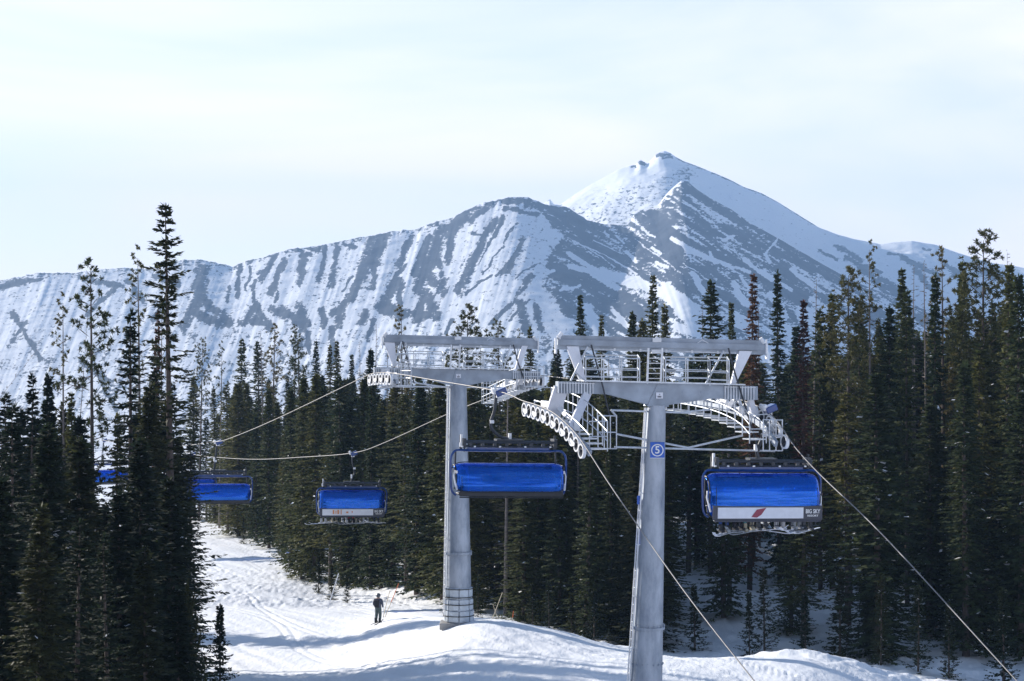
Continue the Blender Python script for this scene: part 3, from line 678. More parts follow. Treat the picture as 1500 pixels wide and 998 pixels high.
# skyline trees
sky = [('pine1', 292, 500, 215, 'thin'), ('thinpine', 322, 503, 200, ''), ('high0', 352, 496, 210, ''), ('high1', 380, 500, 205, ''), ('pine0', 398, 476, 200, ''), ('snag1', 388, 480, 190, ''), ('pine2', 428, 478, 205, ''), ('pine1', 442, 492, 180, ''), ('fir0', 465, 500, 215, ''), ('fir1', 483, 505, 210, ''), ('fir2', 497, 500, 205, ''), ('fir0', 515, 520, 190, ''), ('snag0', 531, 498, 170, ''), ('snag1', 546, 470, 175, ''), ('pine2', 590, 450, 160, ''), ('spruce0', 545, 510, 165, ''), ('snag0', 566, 492, 160, ''),
 ('bushpine', 683, 450, 140, ''), ('pine1', 735, 474, 150, ''), ('thinpine', 760, 486, 155, ''), ('fir1', 781, 478, 150, ''), ('snag1', 700, 478, 160, ''), ('spruce1', 820, 500, 150, ''), ('high0', 838, 505, 140, ''),
 ('fir2', 855, 432, 140, ''), ('fir0', 880, 462, 150, ''), ('spruce2', 925, 456, 132, ''), ('spruce3', 945, 466, 135, ''), ('fir0', 953, 404, 130, ''), ('fir1', 979, 444, 136, ''), ('high1', 1042, 411, 124, ''), ('snag0', 1030, 440, 130, ''), ('fir2', 1075, 444, 130, ''), ('rust', 1097, 402, 118, ''), ('snag1', 1113, 446, 135, ''), ('fir1', 1143, 395, 122, ''), ('rust', 1176, 440, 116, ''), ('snag0', 1190, 402, 124, ''), ('fir0', 1219, 431, 118, ''), ('bushpine', 1245, 396, 112, ''), ('thinpine', 1275, 358, 118, ''), ('high2', 1202, 452, 118, ''), ('fir2', 1313, 394, 122, ''), ('snag1', 1335, 385, 124, ''), ('high0', 1328, 424, 112, ''), ('snag0', 1358, 376, 118, ''), ('pine2', 1382, 366, 112, ''), ('fir1', 1370, 400, 108, ''), ('fir0', 1412, 384, 112, ''), ('bushpine', 1440, 343, 108, ''), ('fir2', 1474, 388, 104, ''), ('snag1', 1479, 362, 114, ''), ('spruce1', 1494, 402, 100, ''), ('spruce3', 1300, 446, 118, ''), ('high2', 1262, 440, 126, ''), ('fir1', 1418, 398, 120, '')]
for k, px, yt, Y, _ in sky:
    N(k, px, yt, Y, None, {'fir': 1.0, 'snag': .8}.get(k[:-1], 1.0)*random.uniform(.85, 1.1))
TALLS = {1440: 'loose-crowned pine topping the skyline, beyond the near tower at the frame side'}
def free(X, Y, r):
    return all((X-a)**2+(Y-b)**2 > (r+.35*c)**2 for a, b, c in occupied)
def edge_px(Y): return np.interp(Y, [84, 92, 98, 104, 112, 118, 126, 132, 138, 146, 160, 185, 205, 215, 240], [1420, 1180, 1060, 800, 700, 660, 615, 575, 505, 470, 425, 345, 300, 265, 230])
SKYL = [(250, 560), (500, 545), (620, 540), (760, 535), (860, 520), (950, 500), (1050, 490), (1150, 478), (1300, 468), (1400, 440), (1500, 432), (1700, 430)]
def clear_of_lift(X, Y):
    return min(abs((X-bx)*.9444+(Y-by)*.3289) for bx, by in ((-.05, 72), (8.8, 70.4)))
def fill(Y0, Y1, n, pxlo, pxhi, keys, lift, r=1.05, spread=90):
    made = 0; tries = 0
    while made < n and tries < n*30:
        tries += 1
        Y = random.uniform(Y0, Y1); lo = max(pxlo, edge_px(Y)+random.uniform(0, 14)); px = random.uniform(lo, pxhi)
        if lo >= pxhi: continue
        X = (px-750)/F*Y
        if not free(X, Y, r) or clear_of_lift(X, Y) < 3.6: continue
        if 955 < px < 1395 and Y < 123 and random.random() < .95: continue
        yt = ip(px, SKYL)+lift+random.random()**1.2*spread
        k = random.choice(keys)
        N(k, px, float(yt), Y, None, random.uniform(1.05, 1.5)); made += 1
mix = ['spruce0', 'spruce1', 'spruce2', 'spruce3', 'fir0', 'fir1', 'fir2', 'high0', 'high1', 'high2', 'spruce0', 'spruce2', 'pine0', 'pine2', 'fir1', 'snag0', 'high0']
fill(97, 108, 30, 560, 1640, ['spruce0', 'spruce1', 'spruce2', 'spruce3', 'fir1', 'high0', 'high1', 'dark0'], 60, 1.1, 200)
fill(106, 120, 48, 500, 1640, mix, 30, 1.05, 130)
fill(118, 135, 52, 495, 1640, mix, 15, 1.0, 80)
fill(132, 160, 50, 430, 1640, mix, 0, 1.0, 60)
fill(150, 190, 32, 400, 900, mix, 0, 1.1, 50)
fill(175, 235, 44, 262, 640, mix, 0, 1.1, 60)
for Y, px in ((216, 288), (214, 304), (212, 318), (208, 331), (205, 343), (198, 356), (190, 368), (182, 380), (172, 396), (163, 412), (155, 428), (146, 446), (145, 464), (142, 482), (140, 500), (139, 514), (138, 530), (136, 545), (134, 560), (131, 578), (129, 594), (126, 612), (123, 630), (120, 648), (116, 668), (112, 690)):
    N(random.choice(['spruce0', 'spruce2', 'high0', 'spruce1', 'spruce3', 'fir0']), px+random.uniform(-4, 4), 540+random.uniform(0, 95), Y+random.uniform(-2, 2), None, random.uniform(.95, 1.25))
# dark near trees beside the piste
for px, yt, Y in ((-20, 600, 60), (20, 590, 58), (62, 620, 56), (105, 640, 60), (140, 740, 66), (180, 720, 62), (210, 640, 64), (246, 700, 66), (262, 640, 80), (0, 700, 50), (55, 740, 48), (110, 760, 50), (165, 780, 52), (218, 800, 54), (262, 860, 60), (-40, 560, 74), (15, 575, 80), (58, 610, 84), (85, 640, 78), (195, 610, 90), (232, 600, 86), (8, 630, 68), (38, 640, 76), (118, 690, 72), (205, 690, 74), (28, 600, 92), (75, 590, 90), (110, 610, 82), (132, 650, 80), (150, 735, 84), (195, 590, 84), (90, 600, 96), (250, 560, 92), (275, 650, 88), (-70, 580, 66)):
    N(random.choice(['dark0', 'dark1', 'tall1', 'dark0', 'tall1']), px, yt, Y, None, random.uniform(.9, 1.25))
# trees beside the frame that shade the piste
for px, Y, h in ((-60, 99, 21), (-105, 104, 22), (-150, 99, 22), (-240, 101, 22), (-290, 108, 22), (-390, 106, 22), (-350, 116, 22), (-60, 119, 20), (-110, 123, 21), (-420, 112, 22), (-180, 92, 20), (-260, 90, 21), (-340, 92, 21), (-480, 100, 22), (-250, 80, 20), (-240, 110, 22)):
    N(random.choice(['spruce0', 'spruce1', 'high0', 'fir1', 'dark0', 'spruce3']), px, 0, Y, None, 1.15, height=h)
# young trees and brush on the snow
for px, Y, h, k in ((466, 133, 2.6, 'sapling'), (486, 129, 2.4, 'sapling'), (508, 126, 1.8, 'sapling'), (447, 140, 1.6, 'saplingopen'), (356, 178, 2.4, 'sapling'), (362, 192, 3, 'sapling'), (945, 99, 3.2, 'saplingopen'), (1018, 101, 3.4, 'sapling'), (892, 97, 1.4, 'saplingopen'), (870, 100, 3.0, 'sapling'), (838, 100, 2.6, 'sapling'), (805, 101, 3, 'saplingopen'), (780, 103, 2.6, 'sapling'), (1098, 99, 3.2, 'sapling'), (1120, 99, 4.2, 'saplingopen'), (1180, 96, 3.5, 'sapling'), (1230, 97, 4.5, 'sapling'), (1290, 93, 4.2, 'saplingopen'), (1270, 100, 3.6, 'sapling'), (1345, 91, 4, 'saplingopen'), (1390, 90, 3.5, 'sapling'), (1470, 90, 4.5, 'sapling'), (700, 104, 2.2, 'saplingopen'), (660, 106, 2.0, 'sapling')):
    N(k, px, 0, Y, None, random.uniform(.8, 1.1), height=h)

def distant_wood():
    """the closed mass of trees far back in the wood"""
    low = [conifer(200+i, 18, 2.2, .04, .8, .1, shape=.7, kite_w=.34, tw=.75, twn=4, mats=ms('needles')) for i in range(2)]
    base = []
    for me in low:
        v = np.empty(len(me.vertices)*3, np.float32); me.vertices.foreach_get('co', v); base.append(v.reshape(-1, 3))
    vs = []
    g = np.random.default_rng(77)
    for i in range(210):
        if i < 160:
            Y = g.uniform(165, 250); px = g.uniform(edge_px(Y)+40, 1750)
        else:
            Y = g.uniform(150, 240); px = g.uniform(520, 1500)
        yt = ip(px, SKYL)+g.uniform(25, 110); X = (px-750)/F*Y; z = gz(X, Y); h = EYE+(499-yt)/F*Y-z
        if h < 6: continue
        v = base[i % 2].copy(); a = g.uniform(0, 6.28); w_ = g.uniform(.9, 1.2)
        x, y = v[:, 0]*math.cos(a)-v[:, 1]*math.sin(a), v[:, 0]*math.sin(a)+v[:, 1]*math.cos(a)
        vs.append(np.stack([x*w_+X, y*w_+Y, v[:, 2]*h/18+z], -1))
    V = np.concatenate(vs); lf = Leafs(); lf.v = [V]; lf.q = [np.arange(len(V)).reshape(-1, 4)]; lf.mi = [np.zeros(len(V)//4, int)]
    me = lf.mesh('distant_wood', [M['needles']])
    o = bpy.data.objects.new('distant_wood', me); col.objects.link(o); tag(o, kind='stuff')
distant_wood()
# ---------------------------------------------------------------- lift: lanes, ropes
U = Vector((-.3289, .9444, 0)); RT = Vector((.9444, .3289, 0)); UP = Vector((0, 0, 1))
BASE = {'L': Vector((-.05, 72, 0)), 'R': Vector((8.8, 70.4, 0))}
def LP(lane, px, py):
    """point of the rope lane that stands at this place"""
    b = BASE[lane]; a = (px-750)/F
    t = (b.x-a*b.y)/(a*U.y-U.x)
    p = b+U*t
    return Vector((p.x, p.y, EYE+(499-py)/F*p.y))
def spline(pts, n=8):
    out = []
    for i in range(len(pts)-1):
        p0 = pts[max(i-1, 0)]; p1 = pts[i]; p2 = pts[i+1]; p3 = pts[min(i+2, len(pts)-1)]
        for k in range(n):
            t = k/n
            out.append(.5*((2*p1)+(-p0+p2)*t+(2*p0-5*p1+4*p2-p3)*t*t+(-p0+3*p1-3*p2+p3)*t**3))
    out.append(pts[-1]); return out
ROPE = {'L': [(60, 600), (127, 637), (150, 645), (232, 655), (311, 648), (340, 641), (400, 616), (480, 578), (536, 551), (550, 547), (566, 546), (590, 549), (630, 556), (728, 573), (765, 587), (782, 592), (800, 599), (815, 608), (830, 621), (845, 637), (858, 655), (900, 720), (1000, 863), (1105, 998), (1180, 1090)],
        'R': [(150, 600), (243, 648), (280, 665), (330, 671), (380, 673), (440, 670), (515, 664), (560, 650), (655, 607), (715, 583), (735, 573), (750, 566), (770, 557), (790, 551), (800, 551), (845, 556), (930, 563), (1005, 572), (1035, 576), (1070, 582), (1100, 591), (1125, 604), (1142, 622), (1158, 646), (1172, 664), (1205, 699), (1300, 791), (1490, 998), (1570, 1080)]}
ROPEW = {}
for ln, lab in (('L', 'steel haul rope of the down-going side, carrying the chair before the far tower'), ('R', 'steel haul rope of the loaded side, running off steeply past the near tower')):
    pts = [LP(ln, *p) for p in ROPE[ln]]
    pts = spline(pts, 5)
    ROPEW[ln] = pts
    o = MB().tube(pts, .019, 8).build('haul_rope', M['rope'], smooth=True)
    tag(o, lab, 'rope', 'haul ropes of the lift')
def rope_at(ln, px0, px1):
    """the stretch of the rope between two places, evenly resampled"""
    p = ROPEW[ln]; q = [v for v in p if min(px0, px1) <= 750+F*v.x/v.y <= max(px0, px1)]
    return q
def resample(pts, step):
    out = [pts[0].copy()]; acc = 0
    for a, b in zip(pts, pts[1:]):
        L = (b-a).length
        while acc+L >= step:
            t = (step-acc)/L; a = a.lerp(b, t); out.append(a.copy()); L = (b-a).length; acc = 0
        acc += L
    return out
def text_part(name, s, size, mat, parent, mtx, squash=1.0):
    cu = bpy.data.curves.new('lettering', 'FONT'); cu.body = s; cu.size = size; cu.align_x = 'CENTER'; cu.align_y = 'CENTER'; cu.extrude = .006; cu.offset = size*.018
    cu.space_character = 1.02
    ob = bpy.data.objects.new('lettering', cu); col.objects.link(ob)
    dg = bpy.context.evaluated_depsgraph_get()
    me = bpy.data.meshes.new_from_object(ob.evaluated_get(dg))
    bpy.data.objects.remove(ob)
    me.transform(mtx @ Matrix.Diagonal((squash, 1, 1, 1))); me.materials.clear(); me.materials.append(mat)
    o = bpy.data.objects.new(name, me); col.objects.link(o); o.parent = parent
    return o

# ---------------------------------------------------------------- towers
PSI = R_(14); HX = Vector((math.cos(PSI), math.sin(PSI), 0)); HY = Vector((-math.sin(PSI), math.cos(PSI), 0))
def tower(name_label, T, spec):
    T = Vector((T[0], T[1], 0)); gzv = gz(T.x+spec['lean'][0], T.y+spec['lean'][1])
    root = empty('lift_tower', (T.x+spec['lean'][0], T.y+spec['lean'][1], gzv-.3), 0, name_label, 'lift tower', 'lift towers')
    def Q(px, py, b=0.0):
        O = T+HY*b; a = (px-750)/F
        s = (a*O.y-O.x)/(HX.x-a*HX.y)
        p = O+HX*s
        return Vector((p.x, p.y, EYE+(499-py)/F*p.y))
    k = spec['k']   # metres per pixel
    B = lambda mb, n, m, **kw: mb.build(n, M[m], root, world=True, **kw)
    # shaft
    top = Q(*spec['top']); base = Vector((root.location.x, root.location.y, root.location.z))
    r0, r1 = spec['r']
    mb = MB(); n = 12
    mb.tube([base.lerp(top, i/n) for i in range(n+1)], [r1+(r0-r1)*i/n for i in range(n+1)], 24)
    B(mb, 'shaft', 'galv', smooth=True)
    ax = (top-base)
    def shaft_pt(z, side=Vector((0, 0, 0)), out=1.0):
        t = (z-base.z)/(top.z-base.z); c = base.lerp(top, t); r = r1+(r0-r1)*t
        return c+side*(r*out)
    for zf in spec['flange']:
        z = EYE+(499-zf)/F*T.y
        c = shaft_pt(z); r = (shaft_pt(z, Vector((1, 0, 0)))-c).length
        mb = MB(); mb.disc(c, ax, r+.07, .10, 28)
        for a in range(20):
            d = Vector((math.cos(a*.314), math.sin(a*.314), 0)); mb.disc(c+d*(r+.045)-Vector((0, 0, .0)), ax, .022, .2, 6)
        B(mb, 'flange', 'galv')
    # conduits / ladder on the sunny side
    sd_ = Vector((-.985, -.17, 0)); sd2 = Vector((-.90, -.43, 0))
    mb = MB()
    z0, z1 = base.z+.6, top.z-.1
    for s_, off in ((sd_, .1), (sd2, .09)):
        mb.tube([shaft_pt(z0, s_)+s_*off, shaft_pt(z1, s_)+s_*off], .026, 8)
    nr = int((z1-z0)/.3)
    for i in range(nr):
        z = z0+.3*i
        mb.tube([shaft_pt(z, sd_)+sd_*.1, shaft_pt(z, sd2)+sd2*.09], .012, 5)
        if i % 6 == 0:
            for s_, off in ((sd_, .1), (sd2, .09)): mb.tube([shaft_pt(z, s_), shaft_pt(z, s_)+s_*off], .015, 5)
    B(mb, 'ladder', 'white')
    # crossarm: tapering box girder
    cw = .42
    poly = [Q(x, y) for x, y in spec['arm']]
    mb = MB(); mb.prism(poly, HY*cw)
    ytop = lambda x: ip(x, spec['armtop'])
    for x in spec['holes']:
        mb2 = Q(x, ytop(x)+11*spec['f']); mb.disc(mb2-HY*(cw/2+.004), HY, .05, .012, 12)
    crossarm = B(mb, 'crossarm', 'beam', bevel=.015)
    for x0, x1, y0, y1 in spec['corr']:
        for b in (-cw/2-.03, cw/2+.03):
            mb = MB(); x = x0
            while x < x1:
                mb.bar(Q(x, ytop(x)+.5, b), Q(x, ytop(x)+(y1-y0), b), .035, .05, HY)
                x += 4.2*spec['f']
            mb.bar(Q(x0-1, ytop(x0)+2, b*1.02), Q(x1+1, ytop(x1)+2, b*1.02), .03, .03, HY)
            B(mb, 'stiffener', 'steel')
    cp = [Q(x, y) for x, y in spec['cpanel']]
    mb = MB(); mb.prism(cp, HY*(cw+.05)); B(mb, 'centre_plate', 'beam', bevel=.01)
    sx0, sy0, sx1, sy1 = spec['plate']
    mb = MB(); mb.prism([Q(sx0, sy0, -cw/2-.045), Q(sx1, sy0, -cw/2-.045), Q(sx1, sy1, -cw/2-.045), Q(sx0, sy1, -cw/2-.045)], HY*.02)
    pl = B(mb, 'number_plate', 'panelwhite')
    mb = MB(); sc_ = (sx1-sx0)/10
    for (x0, x1, y) in ((4.3, 6, 2.6), (2.2, 7.8, 5.4), (2.4, 7.5, 6.6)):
        mb.bar(Q(sx0+x0*sc_, sy0+y*(sy1-sy0)/8.5, -cw/2-.06), Q(sx0+x1*sc_, sy0+y*(sy1-sy0)/8.5, -cw/2-.06), .02, .022, HY)
    o = mb.build('plate_print', M['paneldark'], root, world=True); o.parent = pl
    # gantry beam above with its struts
    (gx0, gy0), (gx1, gy1) = spec['gan']
    mb = MB(); mb.bar(Q(gx0, gy0), Q(gx1, gy1), .2, .23, HY)
    mb.bar(Q(gx0, gy0-5*spec['f']), Q(gx1, gy1-5*spec['f']), .26, .025, HY); mb.bar(Q(gx0, gy0+5*spec['f']), Q(gx1, gy1+5*spec['f']), .26, .025, HY)
    B(mb, 'gantry_beam', 'beam')
    gy = lambda x: gy0+(gy1-gy0)*(x-gx0)/(gx1-gx0)
    f = spec['f']
    mb = MB()
    for x in (gx0-2*f, gx1+2*f):
        for b in (-.16, .16):
            mb.bar(Q(x, gy(x)-6*f, b), Q(x, gy(x)+11*f, b), .06, .09, HY); mb.disc(Q(x, gy(x)+13*f, b), HX, .1, .06, 10)
    for x, s_ in ((gx0, 1), (gx1-3*f, -1)):
        mb.tube([Q(x+1*f, gy(x)-6*f), Q(x+(7 if s_ > 0 else -4)*f, gy(x)-14*f)], .07, 8); mb.bar(Q(x+4*f, gy(x)-3*f), Q(x+5*f, gy(x)-12*f), .05)
    xc = spec['top'][0]+2*f
    mb.box(Q(xc-2*f, gy(xc)-7*f), (.3, .3, .14)); mb.tube([Q(xc-6*f, gy(xc)-6*f), Q(xc-2*f, gy(xc)-11*f), Q(xc+4*f, gy(xc)-6*f)], .05, 6)
    xr = gx0+(gx1-gx0)*.70
    mb.tube([Q(xr-8*f, gy(xr)-4*f), Q(xr-1*f, gy(xr)-9*f), Q(xr+8*f, gy(xr)-4*f)], .025, 5)
    B(mb, 'winch_fitting', 'white')
    for pl4 in spec['struts']:
        mb = MB(); mb.prism([Q(x, y) for x, y in pl4], HY*.14); B(mb, 'gantry_strut', 'panelwhite', bevel=.012)
    for a in spec['rods']:
        mb = MB(); mb.tube([Q(x, y, -.35) for x, y in a], .032, 6); B(mb, 'tension_rod', 'dark')
    mb = MB()
    for a in spec['braces']:
        for b in (-.3, .3): mb.tube([Q(x, y, b) for x, y in a], .035, 6)
    (rx0, ry0), (rx1, ry1) = spec['rail']
    mb.tube([Q(rx0, ry0), Q(rx1, ry1)], .03, 6)
    for i in range(6):
        x = rx0+(rx1-rx0)*(i+.3)/6; y = ry0+(ry1-ry0)*(i+.3)/6; mb.box(Q(x, y), (.07, .1, .1))
    B(mb, 'gantry_brace', 'steel')
    # central ladder cage
    mb = MB(); (lx0, lx1, ly0, ly1) = spec['cage']
    for b in (-.28, .28):
        for x0, x1 in ((lx0, lx0-2*f), (lx1, lx1-2*f)): mb.tube([Q(x0, ly0, b), Q(x1, ly1, b)], .04, 6)
        for i in range(1, 7):
            y = ly0+(ly1-ly0)*i/7
            if b > 0: mb.tube([Q(lx0-2*f*i/7, y, b), Q(lx1-2*f*i/7, y, b)], .015, 5)
    mb.box(Q((lx0+lx1)/2+f, ly0+5*f), (.32, .3, .13))
    B(mb, 'top_ladder', 'white')
    # railings on the arm
    for (x0, x1, y0, y1) in spec['rails']:
        mb = MB(); nseg = max(1, int(round((x1-x0)/(30*f))))
        for b, dx, dy in ((-.42, 0, 1.5*f), (.42, -3*f, -3*f)):
            for j in range(nseg+1):
                x = x0+(x1-x0)*j/nseg+dx; mb.tube([Q(x, y0+dy, b), Q(x, y1, b)], .022, 6)
            for h in (0, .48, .78):
                y = y0+dy+(y1-y0-dy)*h; mb.tube([Q(x0+dx, y, b), Q(x1+dx, y+1*f, b)], .02 if h else .026, 6)
        for x in (x0, x1):
            for h in (0, .5): mb.tube([Q(x, y0+1.5*f+(y1-y0)*h, -.42), Q(x-3*f, y0-3*f+(y1-y0)*h, .42)], .02, 6)
        B(mb, 'railing', 'steel')
    mb = MB()
    (x0, x1) = spec['deck']
    mb.prism([Q(x0, ytop(x0)-1.2*f), Q(x1, ytop(x1)-1.2*f), Q(x1, ytop(x1)-3*f), Q(x0, ytop(x0)-3*f)], HY*.95)
    B(mb, 'service_deck', 'steel')
    mb = MB()
    for a in spec['pipes']: mb.tube([Q(*p) for p in a], .034, 8)
    B(mb, 'tie_pipe', 'steel')
    # sheave trains
    for ln, x0, x1, inner, nwh, side_drop in spec['trains']:
        line = rope_at(ln, x0, x1)
        L = sum((a-b).length for a, b in zip(line, line[1:]))
        w = resample(line, L/(nwh-.5))
        wr = .25
        cen = []
        for i, p in enumerate(w):
            d = (w[min(i+1, len(w)-1)]-w[max(i-1, 0)]).normalized(); nrm = RT.cross(d).normalized()
            if nrm.z < 0: nrm = -nrm
            c = p-nrm*(wr+.03); cen.append((c, d, nrm))
            sm = MB(); sm.disc(c, RT, wr, .11, 22, wr-.055)
            sh = B(sm, 'sheave', 'white')
            sm = MB(); sm.disc(c, RT, wr-.055, .05, 22, .15); 
            for s5 in range(5):
                a5 = s5*1.2566; dd = d*math.cos(a5)+nrm*math.sin(a5); sm.bar(c+dd*.03, c+dd*.13, .06, .07, RT)
            sm.disc(c, RT, .05, .2, 10)
            o = sm.build('rim', M['dark'], root, world=True); o.parent = sh
        inn = RT*inner
        mb = MB()
        for i in range(0, len(cen)-1, 2):
            (c0, d0, n0), (c1, d1, n1) = cen[i], cen[i+1]
            for s_ in (.09, -.09): mb.prism([c0+RT*s_+n0*.05, c1+RT*s_+n1*.05, c1+RT*s_-n1*.05, (c0+c1)/2+RT*s_-n0*.17, c0+RT*s_-n0*.05], RT*.025)
        for i in range(0, len(cen)-3, 4):
            a = (cen[i][0]+cen[i+1][0])/2-cen[i][2]*.12; b = (cen[i+2][0]+cen[i+3][0])/2-cen[i+2][2]*.12
            mb.bar(a+inn*.16, b+inn*.16, .06, .14, RT)
        B(mb, 'rocker_beam', 'white')
        mb = MB()
        main = [c+inn*.3-nn*.1 for c, d, nn in cen]
        for a, b in zip(main, main[1:]): mb.bar(a, b, .2, .12, RT)
        B(mb, 'main_beam', 'galv')
        # catwalk along the train
        mb = MB(); wk = []
        for i, (c, d, nn) in enumerate(cen): wk.append(c+inn*.75-UP*side_drop)
        a0 = wk[0]-(wk[1]-wk[0])*.5; wk = [a0]+wk[:-1]
        for a, b in zip(wk, wk[1:]):
            lvl = (a.z+b.z)/2
            aa = Vector((a.x, a.y, lvl)); bb = Vector((b.x, b.y, lvl))
            for q in (-.28, -.14, 0, .14, .28): mb.bar(aa+inn*q, bb+inn*q, .03, .03, UP)
            mb.bar(aa-inn*.3, aa+inn*.3, .035, .05, UP); mb.bar(bb-inn*.3, bb+inn*.3, .035, .05, UP)
        B(mb, 'catwalk', 'steel')
        mb = MB()
        for q in (.32, -.32):
            for i, p in enumerate(wk):
                if q < 0 and i % 2: continue
                mb.bar(p+inn*q, p+inn*q+UP*(1.0 if q > 0 else .55), .035, .035)
            hs = (1.0, .66, .33) if q > 0 else (.55,)
            for h in hs: mb.tube([p+inn*q+UP*h for p in wk], .02, 6)
        for p in (wk[0], wk[-1]):
            for h in (1.0, .5): mb.tube([p+inn*.32+UP*h, p-inn*.32+UP*h], .02, 6)
        B(mb, 'catwalk_railing', 'steel')
        # end stair basket
        # hangers between arm and train
        mid = cen[len(cen)//2][0]
        mb = MB()
        hp = spec['hang'][ln]
        for a, b, wd in hp:
            A_ = Q(*a); 
            Bp = cen[int(b*(len(cen)-1))][0]+inn*.3
            mb.bar(A_, Bp, wd, .16, HY)
        B(mb, 'train_hanger', 'panelwhite', bevel=.01)
        mb = MB()
        A_ = cen[len(cen)//3][0]+inn*.45+UP*.35; B_ = cen[2*len(cen)//3][0]+inn*.5+UP*.1
        mb.tube([A_, A_.lerp(B_, .55)], .09, 10); mb.tube([A_, B_], .05, 8); mb.box(A_, (.35, .3, .3)); mb.box(B_, (.2, .2, .25))
        mb.bar(A_, cen[1][0]+inn*.5+UP*.25, .22, .2, RT)
        B(mb, 'damper', 'white', bevel=.02)
    for (x0, x1, y0, y1, b0, b1) in spec['baskets']:
        mb = MB()
        for b in (b0, b1):
            for j in range(4):
                x = x0+(x1-x0)*j/3; mb.tube([Q(x, y0, b), Q(x, y1, b)], .022, 6)
            for h in (0, .5, 1): mb.tube([Q(x0, y0+(y1-y0)*h, b), Q(x1, y0+(y1-y0)*h+.5, b)], .022, 6)
        for x in (x0, x1):
            for h in (0, .5, 1): mb.tube([Q(x, y0+(y1-y0)*h, b0), Q(x, y0+(y1-y0)*h, b1)], .02, 6)
        for j in range(6):
            x = x0+(x1-x0)*j/5; mb.bar(Q(x, y1, b0), Q(x, y1, b1), .05, .03, UP)
        B(mb, 'basket', 'steel')
    return root, Q, shaft_pt

front = dict(lean=(-.28, .62), top=(962, 593), r=(.315, .60), k=.0237, f=1.0, flange=[921], arm=[(816, 559), (965, 561), (1107, 566), (1107, 586), (1062, 585), (1040, 584), (978, 593), (944, 592), (890, 578), (868, 577), (816, 576)],
 armtop=[(816, 559), (1107, 566)], holes=(889, 907, 932, 998, 1025, 1048), corr=[(818, 870, 560, 577), (1062, 1106, 565, 585)], cpanel=[(960, 562.5), (972, 562.8), (977, 596), (945, 595)], plate=(961, 575, 971, 584),
 gan=((816, 501.5), (1121, 509.5)), struts=[[(829, 507), (847, 507.5), (857, 556), (848, 556)], [(1082, 514), (1101, 514.5), (1077, 562), (1070, 562)]],
 rods=[[(866, 505), (883, 566), (893, 610)], [(1067, 510), (1076, 545), (1112, 661)]],
 braces=[[(861, 508), (836, 558)], [(842, 545), (857, 558)], [(1060, 514), (1034, 562)]], rail=((851, 511), (1078, 517)), cage=(950, 970, 510, 562),
 rails=[(858, 937, 523, 560), (975, 1040, 526, 561), (1040, 1068, 526, 565)], deck=(850, 1085),
 pipes=[[(895, 601), (1012, 605)], [(900, 655), (1135, 661)], [(903, 636), (1008, 656), (1088, 638)], [(903, 610), (895, 601)], [(1000, 604), (1040, 600)]],
 trains=[('L', 765, 858, 1, 13, .25), ('R', 1008, 1160, -1, 13, .42)],
 hang={'L': [((822, 568), .35, .5), ((862, 572), .7, .28)], 'R': [((1082, 575), .5, .3), ((1098, 580), .8, .2)]},
 baskets=[(876, 903, 609, 657, -.7, .4), (1118, 1146, 615, 660, -1.2, -.4)])
rear = dict(lean=(0, 0), top=(671, 562), r=(.385, .62), k=.031, f=.77, flange=[810], arm=[(548, 538), (671, 541), (790, 544), (790, 556), (745, 555), (730, 556), (682, 565), (657, 564), (610, 552), (590, 550), (548, 548)],
 armtop=[(548, 538), (790, 544)], holes=(624, 645, 697, 716, 735), corr=[(548, 590, 538, 549), (752, 790, 543, 555)], cpanel=[(665, 543), (676, 543), (682, 567), (659, 566)], plate=(668, 548, 675, 554),
 gan=((561, 498), (787, 504)), struts=[[(562, 501), (578, 502), (581, 536), (575, 536)], [(764, 506), (773, 506), (761, 541), (754, 541)]],
 rods=[[(590, 500), (600, 541), (607, 562)], [(752, 505), (759, 532), (771, 565)]],
 braces=[[(588, 501), (576, 538)], [(594, 502), (600, 534)], [(748, 506), (738, 540)]], rail=((584, 505), (752, 509)), cage=(661, 674, 505, 541),
 rails=[(587, 650, 517, 540), (681, 736, 518, 542)], deck=(582, 745), pipes=[[(576, 566), (735, 568)], [(600, 560), (660, 568)], [(683, 562), (735, 556)]],
 trains=[('L', 537, 578, 1, 8, .3), ('R', 735, 797, -1, 12, .35)], hang={'L': [((575, 546), .5, .25)], 'R': [((765, 550), .5, .25)]},
 baskets=[(578, 603, 540, 567, -.5, .4), (768, 797, 537, 566, -.5, .4)])
tf, Qf, shf = tower('near galvanised lift tower wearing the round blue sign, full height of its shaft leaning slightly', (4.93, 69.1), front)
tr, Qr, shr = tower('far galvanised lift tower with pale strapped pads round the foot of its shaft', (-2.43, 90.7), rear)
# signs and foot fittings
zc = EYE+(499-659)/F*69.1
fd = Vector((-.02, -1, 0)); fd.normalize()
cpt = shf(zc, fd)+fd*.05+Vector((.06, 0, 0))
mb = MB(); mb.box(cpt, (.5, .03, .56)); sg = mb.build('sign', M['signblue'], tf, world=True, bevel=.02)
mb = MB(); mb.disc(cpt-Vector((0, .022, 0)), (0, 1, 0), .215, .012, 32, .18); mb.box(cpt+Vector((0, -.018, -.27)), (.5, .012, .018)); o = mb.build('ring', M['text'], tf, world=True); o.parent = sg
im = inv_of(tf)
o = text_part('numeral', '5', .36, M['text'], tf, im @ Matrix.Translation(cpt-Vector((0, .025, 0))) @ Matrix.Rotation(R_(90), 4, 'X')); o.parent = sg
z2 = EYE+(499-733)/F*69.1
mb = MB(); c2 = shf(z2, Vector((-.97, -.26, 0)))+Vector((-.97, -.26, 0))*.13; mb.box(c2, (.1, .03, .3)); mb.build('sticker', M['signblue'], tf, world=True)
